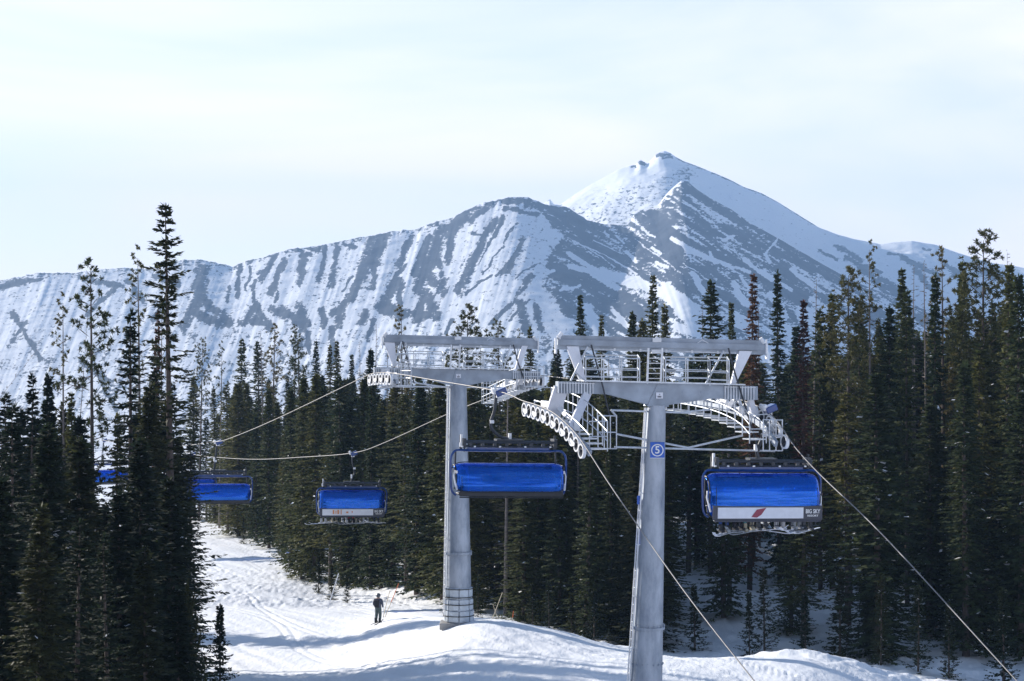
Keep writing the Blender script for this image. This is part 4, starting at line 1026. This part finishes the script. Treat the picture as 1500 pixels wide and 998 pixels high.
# stiffener bolts low on the near shaft
mb = MB(); z3 = EYE+(499-975)/F*69.1
for a in range(16):
    d = Vector((math.cos(a*.3927), math.sin(a*.3927), 0)); mb.disc(shf(z3, d), d, .035, .07, 8)
mb.build('bolt_ring', M['galv'], tf, world=True)
# pads round the far tower foot
g0 = tr.location.z+.3
mb = MB()
for i in range(8):
    a0 = i*.7854+.1
    for j in range(3):
        z0 = g0+.15+j*.52; rr = .70-.03*j
        p = []
        for q in (0, .5, 1):
            aa = a0+q*.70; p.append((math.cos(aa)*rr, math.sin(aa)*rr))
        poly = [shr(z0).xy, ]
        c = shr(z0+.25)
        outer = [Vector((c.x+x, c.y+y, z0)) for x, y in p]; inn_ = [Vector((c.x+x*.86, c.y+y*.86, z0)) for x, y in p[::-1]]
        mb.prism([v+Vector((0, 0, .24)) for v in outer+inn_], Vector((0, 0, .48)))
mb.build('foot_pad', M['pad'], tr, world=True, bevel=.02)
mb = MB()
for z in (g0+.40, g0+.92, g0+1.25, g0+1.62): c = shr(z); mb.disc(c, (0, 0, 1), .735-.03*(z-g0)*1.5, .035, 32, .66-.03*(z-g0)*1.5)
mb.build('strap', M['strap'], tr, world=True)
mb = MB(); c = shr(g0); mb.box((c.x+.55, c.y-.1, g0-.1), (1.5, 1.3, .35)); mb.box((c.x-.1, c.y, g0-.05), (1.5, 1.4, .3)); mb.build('footing', M['concrete'], tr, world=True, bevel=.04)

# ---------------------------------------------------------------- chairs
def bubble_grid(zt, zb, half, depth, yc=.1, ends=.45, flat=.0):
    prof = [(.42, zt-.16), (.18, zt-.03), (-.1, zt), (-.36, zt-.07), (-.58, zt-.24), (-.72, zt-.48), (-.78, zt-.78)]
    zl = zt-.78
    for k in range(1, 5):
        prof.append((-.78+.10*(k/4)**2, zl+(zb-zl)*k/4))
    prof = [(y*depth, z) for y, z in prof]
    zc_ = (zt+zb)/2
    xs = [-1, -.985, -.95, -.9, -.82, -.6, -.3, 0, .3, .6, .82, .9, .95, .985, 1]
    V = []
    for x in xs:
        e = abs(x); s = 1-ends*max(0, (e-.82)/.18)**2.4
        V.append([(x*half, yc+(y-yc)*s, zc_+(z-zc_)*(1-.5*(1-s))) for y, z in prof])
    return V
def make_chair(loaded, extras):
    root = empty('lift_chair', (0, 0, 0))
    gx = extras['gx']
    zt, zb = (-2.26, -3.86) if loaded else (-2.62, -3.66)
    mb = MB(); rt = Matrix.Rotation(R_(-24), 3, 'Y')
    mb.box((gx+.12, 0, -.02), (.42, .5, .24), rt); g = mb.build('grip', M['bluetube'], root, bevel=.03)
    mb = MB(); mb.box((gx-.12, -.05, .02), (.16, .34, .2), rt); mb.disc((gx-.14, -.2, .06), (1, 0, 0), .09, .08, 12); mb.disc((gx-.14, .2, .06), (1, 0, 0), .09, .08, 12); mb.box((gx+.05, -.1, -.16), (.2, .2, .14))
    mb.build('jaw', M['white'], g, bevel=.01)
    mb = MB(); mb.tube(spline([Vector(p) for p in extras['hanger']], 6), .06, 10)
    hg = mb.build('hanger', M['dark'], root, smooth=True)
    mb = MB(); e0 = Vector(extras['hanger'][2]); mb.box(e0+Vector((.03, 0, 0)), (.14, .16, .12)); mb.box(Vector(extras['hanger'][-2])+Vector((-.05, 0, .1)), (.1, .14, .24)); mb.build('hanger_clamp', M['white'], hg)
    # carrier frame
    zf = -1.86
    mb = MB()
    for y in (-.26, .26):
        mb.tube([(-1.75, y, zf), (1.75, y, zf)], .05, 8)
    for y in (-.1, .12): mb.tube([(-1.7, y, zf-.16), (1.7, y, zf-.16)], .035, 8)
    for i in range(8):
        x = -1.6+i*.457; mb.tube([(x, -.28, zf), (x, .28, zf), (x, .32, -2.25)], .028, 6); mb.box((x+.1, -.3, zf-.08), (.12, .08, .12))
    mb.box((.0, 0, zf+.06), (1.0, .5, .1))
    for s in (-1, 1):
        mb.box((s*1.72, 0, zf-.04), (.12, .6, .34)); mb.tube([(s*1.78, .1, zf+.24), (s*1.78, .1, -2.2)], .05, 8)
    B_ = mb.build('carrier_frame', M['dark'], root)
    mb = MB()
    for x in (-1.82, -1.35, -.4, .55, 1.5): mb.box((x, -.36, zf-.16), (.07, .05, .05))
    mb.box((-1.8, -.1, zf+.12), (.07, .1, .3)); mb.box((-1.84, -.2, zf-.1), (.08, .08, .16))
    mb.build('white_fitting', M['white'], B_)
    # hoops
    mb = MB()
    zh = -2.18; hw = 2.16
    loop = [(-1.6, 0, zh), (-1.95, -.02, zh), (-2.1, -.05, zh-.1), (-hw-.02, -.08, zh-.3), (-hw-.02, -.1, -3.0), (-hw+.02, -.12, -3.62), (-1.98, -.2, -3.82)]
    mb.tube(spline([Vector(p) for p in loop], 5), .042, 8)
    mb.tube(spline([Vector((-x, y, z)) for x, y, z in loop], 5), .042, 8)
    mb.tube([(-1.62, 0, zh), (1.62, 0, zh)], .05, 8); mb.box((0, 0, zh+.06), (3.1, .06, .1))
    mb.build('hoop', M['bluetube'], root, smooth=True)
    # bubble shell with thickness
    V = bubble_grid(zt, zb, 2.07, 1.0)
    vs = [p for r in V for p in r]; nc = len(V[0])
    fs = [[i*nc+j, i*nc+j+1, (i+1)*nc+j+1, (i+1)*nc+j] for i in range(len(V)-1) for j in range(nc-1)]
    mb = MB(); mb.add(vs, fs); o = mb.build('bubble', M['bubble'], root, smooth=True)
    sm = o.modifiers.new('smooth', 'SUBSURF'); sm.levels = 1; sm.render_levels = 2
    so = o.modifiers.new('shell', 'SOLIDIFY'); so.thickness = .012
    # frames of the bubble: edges and seams
    mb = MB()
    low = [Vector(r[-1]) for r in V]; topl = [Vector(r[2]) for r in V]
    mb.tube(low, .03, 6); mb.tube([p+Vector((0, 0, .015)) for p in topl], .018, 6)
    for r in (V[1], V[-2]): mb.tube(spline([Vector(p)*1.0 for p in r], 3), .028, 6)
    for xi in (3, 6, 8, 11): mb.tube([Vector(p)+Vector((0, .03, 0)) for p in V[xi][5:]], .014, 5)
    mb.build('bubble_rim', M['seatblack'], root)
    for s in (-1, 1):
        mb = MB(); mb.box((s*2.02, -.3, -2.95), (.06, .35, .10)); mb.tube([(s*2.04, -.3, -2.9), (s*2.1, -.35, -3.1), (s*2.02, -.55, -3.6)], .04, 6)
        mb.build('bubble_hinge', M['white'], root)
    # seat
    mb = MB(); mb.box((0, .12, -3.78), (3.75, .5, .09)); mb.build('seat', M['seatblack'], root, bevel=.03)
    for i in range(8):
        x = -1.64+i*.469; mb = MB(); mb.box((x, .42, -3.40), (.43, .08, .62), Matrix.Rotation(R_(-10), 3, 'X')); mb.box((x, .47, -3.03), (.28, .07, .2)); mb.build('backrest', M['seatblack'], root, bevel=.025)
    mb = MB()
    mb.tube([(-1.9, .3, -3.45), (1.9, .3, -3.45)], .035, 8)
    for s in (-1, 1): mb.tube([(s*1.9, .45, -2.2), (s*1.93, .4, -3.0), (s*1.9, .3, -3.45), (s*1.9, -.3, -3.42)], .035, 8)
    mb.build('seat_frame', M['dark'], root)
    if loaded:
        yb = -.735
        mb = MB(); mb.box((0, yb-.0, -3.62), (4.02, .05, .50)); mb.box((0, yb, -3.90), (3.9, .09, .06)); bp = mb.build('front_panel', M['paneldark'], root, bevel=.01)
        mb = MB(); mb.box((-.27, yb-.035, -3.62), (3.14, .02, .38)); wp = mb.build('advert_panel', M['panelwhite'], bp)
        o = text_part('lettering', 'BIG SKY', .2, M['text'], bp, Matrix.Translation((1.65, yb-.04, -3.57)) @ Matrix.Rotation(R_(90), 4, 'X'), .74)
        o = text_part('lettering', 'RESORT', .09, M['text'], bp, Matrix.Translation((1.65, yb-.04, -3.72)) @ Matrix.Rotation(R_(90), 4, 'X'), 1.25)
        # footrests with uprights
        mb = MB()
        for i in range(8):
            x = -1.64+i*.469
            mb.tube([(x+.2, -.5, -3.7), (x+.2, -.58, -4.08)], .018, 6); mb.tube([(x+.08, -.58, -4.08), (x+.32, -.58, -4.08)], .018, 6)
        mb.tube([(-1.5, -.5, -3.7), (1.9, -.5, -3.7)], .02, 6)
        mb.build('footrest', M['dark'], root)
        if extras.get('print') == 'stripe':
            mb = MB(); mb.prism([(-.42, yb-.055, -3.50), (-.08, yb-.055, -3.44), (-.26, yb-.055, -3.68), (-.42, yb-.055, -3.78), (-.62, yb-.055, -3.76)], (0, .012, 0)); mb.build('printed_stripe', M['ribbonred'], bp)
        else:
            mb = MB()
            for x, w_, z, h in ((-1.15, .1, -3.6, .24), (-1.0, .06, -3.62, .2), (-.86, .12, -3.6, .26), (-.68, .06, -3.6, .3), (-.3, .14, -3.62, .1), (.0, .06, -3.6, .12)): mb.box((x, yb-.055, z), (w_, .012, h))
            mb.build('printed_marks', M['ad_orange'], bp)
    else:
        mb = MB(); mb.box((0, -.66, -3.74), (3.9, .06, .17)); mb.tube([(-1.95, -.66, -3.86), (1.95, -.66, -3.86)], .028, 6); mb.build('lower_strip', M['seatblack'], root, bevel=.01)
    return root
HJ = [(-.5, 0, -.1), (-.56, 0, -.7), (-.68, .02, -1.12), (-.62, .04, -1.4), (-.3, .05, -1.68), (.1, .04, -1.76), (.5, .02, -1.80)]
HS = [(0.02, 0, -.1), (.03, 0, -.6), (.12, .02, -.95), (.16, .03, -1.25), (.02, .02, -1.55), (-.05, 0, -1.86)]
HP = [(.16, 0, -.1), (.14, 0, -.6), (.05, .02, -.95), (-.05, .03, -1.25), (-.16, .02, -1.5), (-.1, 0, -1.86)]
CH = []
def set_chair(c, lane, px, py, yaw, dx, label, tilt=0):
    p = LP(lane, px, py)
    c.location = (p.x+dx*math.cos(yaw), p.y+dx*math.sin(yaw), p.z); c.rotation_euler = (0, tilt, yaw)
    tag(c, label, 'lift chair', 'blue bubble chairs of the lift'); CH.append(c); return c
r1 = make_chair(True, dict(gx=.16, hanger=HP, print='stripe'))
set_chair(r1, 'R', 1122, 598, R_(13), -.14, 'loaded blue bubble chair beside the near tower, maroon stripe on its white panel', R_(1))
l1 = make_chair(False, dict(gx=-.48, hanger=HJ))
set_chair(l1, 'L', 728, 574, R_(13), .48, 'empty blue bubble chair in front of the far tower shaft', R_(1.2))
l2 = make_chair(True, dict(gx=0, hanger=HS, print='marks'))
set_chair(l2, 'R', 517, 664, R_(7), -.05, 'loaded blue bubble chair beyond the far tower, orange print on its white panel', R_(.5))
c4 = make_chair(False, dict(gx=-.1, hanger=[(-.1, 0, -.1), (-.14, 0, -.7), (-.2, 0, -1.2), (-.25, 0, -1.86)]))
set_chair(c4, 'L', 312, 648, R_(16), .35, 'empty blue bubble chair over the far piste, just beside the tallest spruce', R_(1))
c6 = copy_tree(c4); set_chair(c6, 'L', 150, 645, R_(16), .2, 'most distant blue bubble chair, seen in bits behind the long pine trunk', 0)
r6 = copy_tree(l2); set_chair(r6, 'R', 281, 665, R_(14), 0, 'distant blue bubble chair half hidden behind the empty chair over the piste', 0)

# ---------------------------------------------------------------- people
def skin_body(name, pts, edges, radii, mats, facemat=None, root_i=0, sub=1):
    me = bpy.data.meshes.new(name+'_rig'); me.from_pydata(pts, edges, []); o = bpy.data.objects.new('rig', me); col.objects.link(o)
    md = o.modifiers.new('s', 'SKIN'); ss = o.modifiers.new('d', 'SUBSURF'); ss.levels = sub
    for i, r in enumerate(radii): me.skin_vertices[0].data[i].radius = (r, r); me.skin_vertices[0].data[i].use_root = (i == root_i)
    dg = bpy.context.evaluated_depsgraph_get(); m2 = bpy.data.meshes.new_from_object(o.evaluated_get(dg)); bpy.data.objects.remove(o)
    m2.name = name
    m2.materials.clear()
    for m in mats: m2.materials.append(m)
    m2.polygons.foreach_set('use_smooth', [True]*len(m2.polygons))
    if facemat:
        for p in m2.polygons: p.material_index = facemat(p.center)
    return m2
RP = [(0, .08, 0), (0, .14, .22), (0, .16, .42), (0, .12, .56), (0, .08, .70)]
RE = [(0, 1), (1, 2), (2, 3), (3, 4)]; RR = [.16, .15, .17, .065, .10]
for s in (-1, 1):
    b = len(RP)
    RP += [(s*.20, .14, .46), (s*.25, -.05, .25), (s*.17, -.28, .22), (s*.15, -.36, .22), (s*.10, .0, -.02), (s*.13, -.42, .02), (s*.13, -.50, -.36), (s*.13, -.52, -.48)]
    RR += [.08, .06, .045, .045, .11, .085, .062, .055]
    RE += [(2, b), (b, b+1), (b+1, b+2), (b+2, b+3), (0, b+4), (b+4, b+5), (b+5, b+6), (b+6, b+7)]
def rider(chair, x, jacket, pants, label, yawski, bootm='boot', skim='ski', board=False):
    Mx = chair.matrix_world if False else Matrix.LocRotScale(chair.location, chair.rotation_euler, None)
    p = Mx @ Vector((x, .02, -3.64))
    p += Vector((random.uniform(-.05, .05), 0, random.uniform(-.09, .04)))
    root = empty('person', p, chair.rotation_euler[2]+random.uniform(-.3, .3), label, 'person', 'riders on the loaded chairs')
    key = jacket+pants
    if key not in BODY:
        BODY[key] = skin_body('body', RP, RE, RR, [M[jacket], M[pants], M['skin']], lambda c: 2 if (c.z > .54 and c.y < .2) else (1 if (c.z < .08 or (c.y < -.2 and c.z < .12)) else 0))
    o = bpy.data.objects.new('body', BODY[key]); col.objects.link(o); o.parent = root
    if 'helm' not in BODY:
        bm = bmesh.new(); bmesh.ops.create_uvsphere(bm, u_segments=14, v_segments=9, radius=.135); 
        for v in bm.verts: v.co.y *= 1.12; v.co += Vector((0, .10, .75))
        me = bpy.data.meshes.new('helmet'); bm.to_mesh(me); bm.free(); me.materials.append(M['helmet']); BODY['helm'] = me
        mb = MB()
        for (c, d) in (((0, -.56, -.56), (.11, .29, .10)), ((0, -.50, -.44), (.12, .15, .24))): mb.box(c, d)
        BODY['boot'] = mb
        mb = MB(); n = 12; prof = []
        for i in range(n+1):
            y = .55-1.6*i/n; w = .045+.012*abs(i/n-.5)*2; z = .0+.10*max(0, (i/n-.85)/.15)**2
            prof.append((y, w, z))
        vs = []; fs = []
        for y, w, z in prof: vs += [(-w, y, z), (w, y, z), (w, y, z+.02), (-w, y, z+.02)]
        for i in range(n):
            for k in range(4): fs.append([i*4+k, i*4+(k+1) % 4, (i+1)*4+(k+1) % 4, (i+1)*4+k])
        fs += [[0, 1, 2, 3], [n*4+3, n*4+2, n*4+1, n*4]]
        mb.add(vs, fs); mb.box((0, -.02, .035), (.07, .3, .04)); BODY['ski'] = mb
    o = bpy.data.objects.new('helmet', BODY['helm']); col.objects.link(o); o.parent = root
    bootm = random.choice(['boot', 'wear_black', 'dark', 'wear_grey', 'wear_khaki', 'wear_black']); skim = random.choice(['ski', 'ski', 'wear_grey', 'wear_black', 'panelwhite'])
    for s in (-1, 1):
        o = BODY['boot'].build('boot', M[bootm], root, bevel=.02); o.location = (s*.13, 0, random.uniform(-.03, .03))
        a = yawski+random.uniform(-.2, .2)
        sk_ = BODY['ski'].build('ski', M[skim], root); sk_.location = (s*.13, -.52, -.64); sk_.rotation_euler = (random.uniform(-.12, .12), random.uniform(-.15, .15), a)
BODY = {}
wear = [('wear_grey', 'wear_grey', 'pale grey trousers'), ('wear_black', 'wear_khaki', 'sand coloured trousers'), ('wear_blue', 'wear_teal', 'pale teal trousers'), ('wear_teal', 'wear_black', 'black trousers'), ('wear_red', 'wear_grey', 'pale grey trousers'), ('wear_grey', 'wear_blue', 'dark blue trousers')]
pos = ['at the end farthest from the near tower', 'second', 'third', 'fourth', 'fifth', 'sixth', 'last']
specR = [('wear_blue', 'wear_blue', 'dark blue trousers, at the end nearest the near tower', -1.62, -.9), ('wear_black', 'wear_khaki', 'sand trousers, second from the tower end', -1.15, -1.2), ('wear_teal', 'wear_teal', 'teal trousers, third from the tower end', -.62, -1.1), ('wear_grey', 'wear_black', 'black trousers, under the maroon stripe', -.1, .9), ('wear_red', 'wear_grey', 'pale grey trousers, just past the maroon stripe', .45, 1.0), ('wear_blue', 'wear_black', 'black trousers, second from the lettered end', .98, -1.2), ('wear_black', 'wear_grey', 'pale grey trousers, beneath the white lettering', 1.5, -1.3)]
for j, p_, l_, x, y in specR: rider(r1, x, j, p_, 'near chair rider in '+l_, y)
specL = [('wear_black', 'wear_black', 'black trousers, first seat by the hinge end', -1.62, -1.1), ('wear_grey', 'wear_blue', 'dark blue trousers, second seat', -1.15, .8), ('wear_teal', 'wear_black', 'black trousers, beside the red trousers', -.65, -.8), ('wear_black', 'wear_red', 'bright red trousers', -.12, .7), ('wear_blue', 'wear_black', 'black trousers, just past the red trousers', .4, -.9), ('wear_grey', 'wear_khaki', 'sand trousers, second from the lettered end', .92, 1.1), ('wear_black', 'wear_blue', 'dark trousers, beneath the white lettering', 1.45, -1.2)]
for j, p_, l_, x, y in specL: rider(l2, x, j, p_, 'far chair rider in '+l_, y)
# the skier standing on the piste
def stander():
    Y = 102.5; px = 554; X = (px-750)/F*Y; z = gz(X, Y)
    root = empty('person', (X, Y, z), R_(160), 'skier in slate jacket and grey-green trousers standing on the piste edge', 'person')
    s = (EYE+(499-870)/F*Y-z)/1.80; root.scale = (s, s, s)
    pts = [(0, 0, .95), (0, .01, 1.15), (0, .0, 1.38), (0, -.01, 1.52), (0, -.03, 1.66)]; ed = [(0, 1), (1, 2), (2, 3), (3, 4)]; rr = [.165, .165, .19, .07, .105]
    for q in (-1, 1):
        b = len(pts)
        pts += [(q*.22, 0, 1.42), (q*.30, .04, 1.16), (q*.24, -.16, 1.0), (q*.22, -.24, .98), (q*.10, 0, .86), (q*.12, -.04, .50), (q*.13, .03, .20), (q*.13, .02, .10)]
        rr += [.10, .075, .06, .05, .13, .10, .085, .075]
        ed += [(2, b), (b, b+1), (b+1, b+2), (b+2, b+3), (0, b+4), (b+4, b+5), (b+5, b+6), (b+6, b+7)]
    me = skin_body('body', pts, ed, rr, [M['jacket'], M['pants'], M['skin']], lambda c: 2 if c.z > 1.5 else (1 if c.z < .95 and abs(c.x) < .21 and c.y > -.13 else 0), sub=2)
    o = bpy.data.objects.new('body', me); col.objects.link(o); o.parent = root
    bm = bmesh.new(); bmesh.ops.create_uvsphere(bm, u_segments=16, v_segments=10, radius=.14)
    for v in bm.verts: v.co.y *= 1.15; v.co += Vector((0, -.01, 1.70))
    me = bpy.data.meshes.new('helmet'); bm.to_mesh(me); bm.free(); me.materials.append(M['helmet']); o = bpy.data.objects.new('helmet', me); col.objects.link(o); o.parent = root
    mb = MB(); mb.box((0, -.135, 1.70), (.2, .06, .09)); mb.build('goggles', M['strap'], root, bevel=.02)
    for q in (-1, 1):
        mb = MB(); mb.box((q*.13, 0, .08), (.12, .32, .12)); mb.box((q*.13, .05, .2), (.13, .18, .26)); mb.build('boot', M['seatblack'], root, bevel=.03)
        mb = MB(); mb.box((q*.13, -.05, .012), (.09, 1.7, .022)); mb.prism([(q*.13-.045, -.9, .02), (q*.13+.045, -.9, .02), (q*.13+.02, -1.02, .09), (q*.13-.02, -1.02, .09)], (0, 0, .015)); mb.build('ski', M['wear_black'], root)
        mb = MB(); mb.tube([(q*.24, -.26, 1.04), (q*.34, -.1, .02)], .01, 6); mb.disc((q*.335, -.11, .09), (0, 0, 1), .05, .012, 10); mb.build('ski_pole', M['steel'], root)
    mb = MB(); mb.box((0, .22, 1.2), (.3, .16, .45)); mb.build('backpack', M['wear_black'], root, bevel=.05)
stander()
# bamboo markers stuck in the snow
def pole(px, pyb, ptx, pty, Y, mats, label, r=.022):
    X = (px-750)/F*Y; z = gz(X, Y)
    root = empty('bamboo_pole', (X, Y, z), 0, label, 'pole', 'bamboo marker poles')
    top = Vector(((ptx-750)/F*Y, Y, EYE+(499-pty)/F*Y)); b = Vector((X, Y, z-.15))
    n = len(mats)
    for i, m in enumerate(mats):
        MB().tube([b.lerp(top, i/n), b.lerp(top, (i+1)/n)], [r, r*.8], 7).build('cane' if i == 0 else 'painted_cane', M[m], root, world=True)
pole(562, 893, 584, 855, 106.5, ['bamboo', 'orange'], 'orange tipped cane leaning from the snow behind the standing skier')
pole(560, 893, 571, 866, 107, ['bamboo'], 'shorter pale cane crossing behind the standing skier')
pole(479, 872, 496, 840, 122, ['panelwhite'], 'white cane leaning at the foot of the trees up the piste', .035)
pole(717, 912, 736, 868, 98, ['bamboo'], 'thin bare cane leaning beside the far tower footing')
pole(733, 908, 722, 885, 98.5, ['bamboo'], 'short bent cane crossing another by the far tower footing', .018)
pole(750, 922, 752, 895, 91, ['bamboo', 'orange'], 'upright orange cane standing alone on the crest between the towers')
# ---------------------------------------------------------------- names for the rest of the trees
def label_trees():
    ordw = ['first', 'second', 'third', 'fourth', 'fifth', 'sixth', 'seventh', 'eighth', 'ninth', 'tenth', 'eleventh', 'twelfth', 'thirteenth', 'fourteenth', 'fifteenth', 'sixteenth', 'seventeenth', 'eighteenth', 'nineteenth', 'twentieth']
    words = {'spruce': 'full green spruce', 'high': 'spruce with bare lower trunk', 'fir': 'narrow spire-shaped fir', 'dark': 'dense dark spruce', 'tall': 'shaggy dark spruce', 'pine': 'bare-trunked tufted pine', 'thinpine': 'thin wispy pine', 'bushpine': 'bushy-topped pine', 'snag': 'leafless dead tree', 'rust': 'rust brown dead fir', 'sapling': 'small young spruce', 'saplingopen': 'small open young spruce'}
    zones = [(-9999, 0, 'off beside the dark trees'), (0, 262, 'among the dark trees this side of the piste'), (262, 430, 'above the far piste'), (430, 655, 'between the loaded far chair and far tower'), (655, 800, 'behind the far tower'), (800, 945, 'between the two towers'), (945, 1120, 'behind the near tower'), (1120, 1260, 'just past the near loaded chair'), (1260, 1390, 'over the steep rope'), (1390, 9999, 'at the outer end of the wood')]
    for zi, (a, b, zt) in enumerate(zones):
        for key in words:
            g = [t for t in TREES if not t['label'] and t['key'] == key and a <= t['px'] < b]
            for row, rt in ((0, 'front-row'), (1, 'mid-wood'), (2, 'rearmost')):
                lim = [(0, 108), (108, 130), (130, 999)] if zi >= 3 else [(0, 100), (100, 185), (185, 999)]
                h = sorted([t for t in g if lim[row][0] <= t['Y'] < lim[row][1]], key=lambda t: t['top'])
                for i, t in enumerate(h):
                    if len(h) == 1: s = f"only {rt} {words[key]} {zt}"
                    elif i == 0: s = f"highest-topped {rt} {words[key]} {zt}"
                    elif i == len(h)-1: s = f"lowest-topped {rt} {words[key]} {zt}"
                    elif i < 20: s = f"{ordw[i]} highest {rt} {words[key]} {zt}"
                    t['o']['label'] = s
label_trees()
# ---------------------------------------------------------------- light, sky, air, camera
SUN_AZ, SUN_EL = R_(50), R_(18)     # sun stands to the left of the view direction and beyond it
sd = Vector((-math.sin(SUN_AZ)*math.cos(SUN_EL), math.cos(SUN_AZ)*math.cos(SUN_EL), math.sin(SUN_EL)))
L = bpy.data.lights.new('sun', 'SUN'); L.energy = 5.0; L.angle = R_(.53); L.color = (1, .93, .84)
lo = bpy.data.objects.new('sun', L); col.objects.link(lo); lo.rotation_euler = sd.to_track_quat('Z', 'Y').to_euler()
w = bpy.data.worlds.new('World'); scene.world = w; w.use_nodes = True
t = w.node_tree; bg = t.nodes['Background']
sk = t.nodes.new('ShaderNodeTexSky'); sk.sky_type = 'NISHITA'; sk.sun_disc = False
sk.sun_elevation = SUN_EL; sk.sun_rotation = -SUN_AZ; sk.altitude = 2400; sk.dust_density = 1.2; sk.air_density = 1.0
tc = t.nodes.new('ShaderNodeTexCoord'); sep = t.nodes.new('ShaderNodeSeparateXYZ'); t.links.new(tc.outputs['Generated'], sep.inputs[0])
mp = t.nodes.new('ShaderNodeMapping'); mp.inputs['Scale'].default_value = (1.6, 1.6, 7.0); mp.inputs['Rotation'].default_value = (0, R_(12), 0)
t.links.new(tc.outputs['Generated'], mp.inputs['Vector'])
n = t.nodes.new('ShaderNodeTexNoise'); n.inputs['Scale'].default_value = 2.2; n.inputs['Detail'].default_value = 6; n.inputs['Roughness'].default_value = .5; n.inputs['Distortion'].default_value = .6
t.links.new(mp.outputs[0], n.inputs['Vector'])
# thin high cloud, thickest towards the horizon
vr = t.nodes.new('ShaderNodeMapRange'); vr.inputs['From Min'].default_value = .0; vr.inputs['From Max'].default_value = .5; vr.inputs['To Min'].default_value = 1.05; vr.inputs['To Max'].default_value = .05
t.links.new(sep.outputs['Z'], vr.inputs['Value'])
nr = t.nodes.new('ShaderNodeMapRange'); nr.inputs['From Min'].default_value = .35; nr.inputs['From Max'].default_value = .68; nr.inputs['To Min'].default_value = .5; nr.inputs['To Max'].default_value = 1.08
t.links.new(n.outputs['Fac'], nr.inputs['Value'])
mu = t.nodes.new('ShaderNodeMath'); mu.operation = 'MULTIPLY'; mu.use_clamp = True
t.links.new(vr.outputs[0], mu.inputs[0]); t.links.new(nr.outputs[0], mu.inputs[1])
mx = t.nodes.new('ShaderNodeMix'); mx.data_type = 'RGBA'
ccr = t.nodes.new('ShaderNodeMix'); ccr.data_type = 'RGBA'
zz = t.nodes.new('ShaderNodeMapRange'); zz.interpolation_type = 'SMOOTHSTEP'; zz.inputs['From Min'].default_value = .12; zz.inputs['From Max'].default_value = .5
t.links.new(sep.outputs['Z'], zz.inputs['Value']); t.links.new(zz.outputs[0], ccr.inputs['Factor'])
ccr.inputs['A'].default_value = (8.9, 8.2, 8.75, 1); ccr.inputs['B'].default_value = (5.0, 5.9, 7.4, 1)   # whiter near the horizon
t.links.new(mu.outputs[0], mx.inputs['Factor']); t.links.new(sk.outputs[0], mx.inputs['A']); t.links.new(ccr.outputs['Result'], mx.inputs['B'])
t.links.new(mx.outputs['Result'], bg.inputs['Color']); bg.inputs['Strength'].default_value = .1

def make_haze():
    mb = MB(); mb.box((600, 2300, 130), (9800, 6000, 620))
    m = bpy.data.materials.new('thin_blue_air'); m.use_nodes = True; nt = m.node_tree
    nt.nodes.remove(nt.nodes['Principled BSDF'])
    pv = nt.nodes.new('ShaderNodeVolumePrincipled'); pv.inputs['Color'].default_value = (.38, .62, 1, 1); pv.inputs['Density'].default_value = HAZE_D
    pv.inputs['Anisotropy'].default_value = 0
    nt.links.new(pv.outputs[0], nt.nodes['Material Output'].inputs['Volume'])
    o = mb.build('haze', m); tag(o, kind='stuff')
HAZE_D = .00017
make_haze()
cam = bpy.data.cameras.new('camera'); co = bpy.data.objects.new('camera', cam); col.objects.link(co)
co.location = (0, 0, EYE); co.rotation_euler = (R_(90), 0, 0)
cam.sensor_width = 36; cam.lens = F/1500*36; cam.clip_start = .5; cam.clip_end = 20000
scene.camera = co
vs = scene.view_settings; vs.view_transform = 'Standard'; vs.look = 'None'; vs.exposure = .87; vs.gamma = 1; vs.use_curve_mapping = False
scene.render.engine = 'CYCLES'
cy = scene.cycles
cy.max_bounces = 5; cy.diffuse_bounces = 3; cy.glossy_bounces = 2; cy.transmission_bounces = 3; cy.volume_bounces = 0; cy.transparent_max_bounces = 12
cy.use_denoising = True; cy.denoiser = 'OPENIMAGEDENOISE'
cy.volume_step_rate = 1
scene.render.use_persistent_data = False
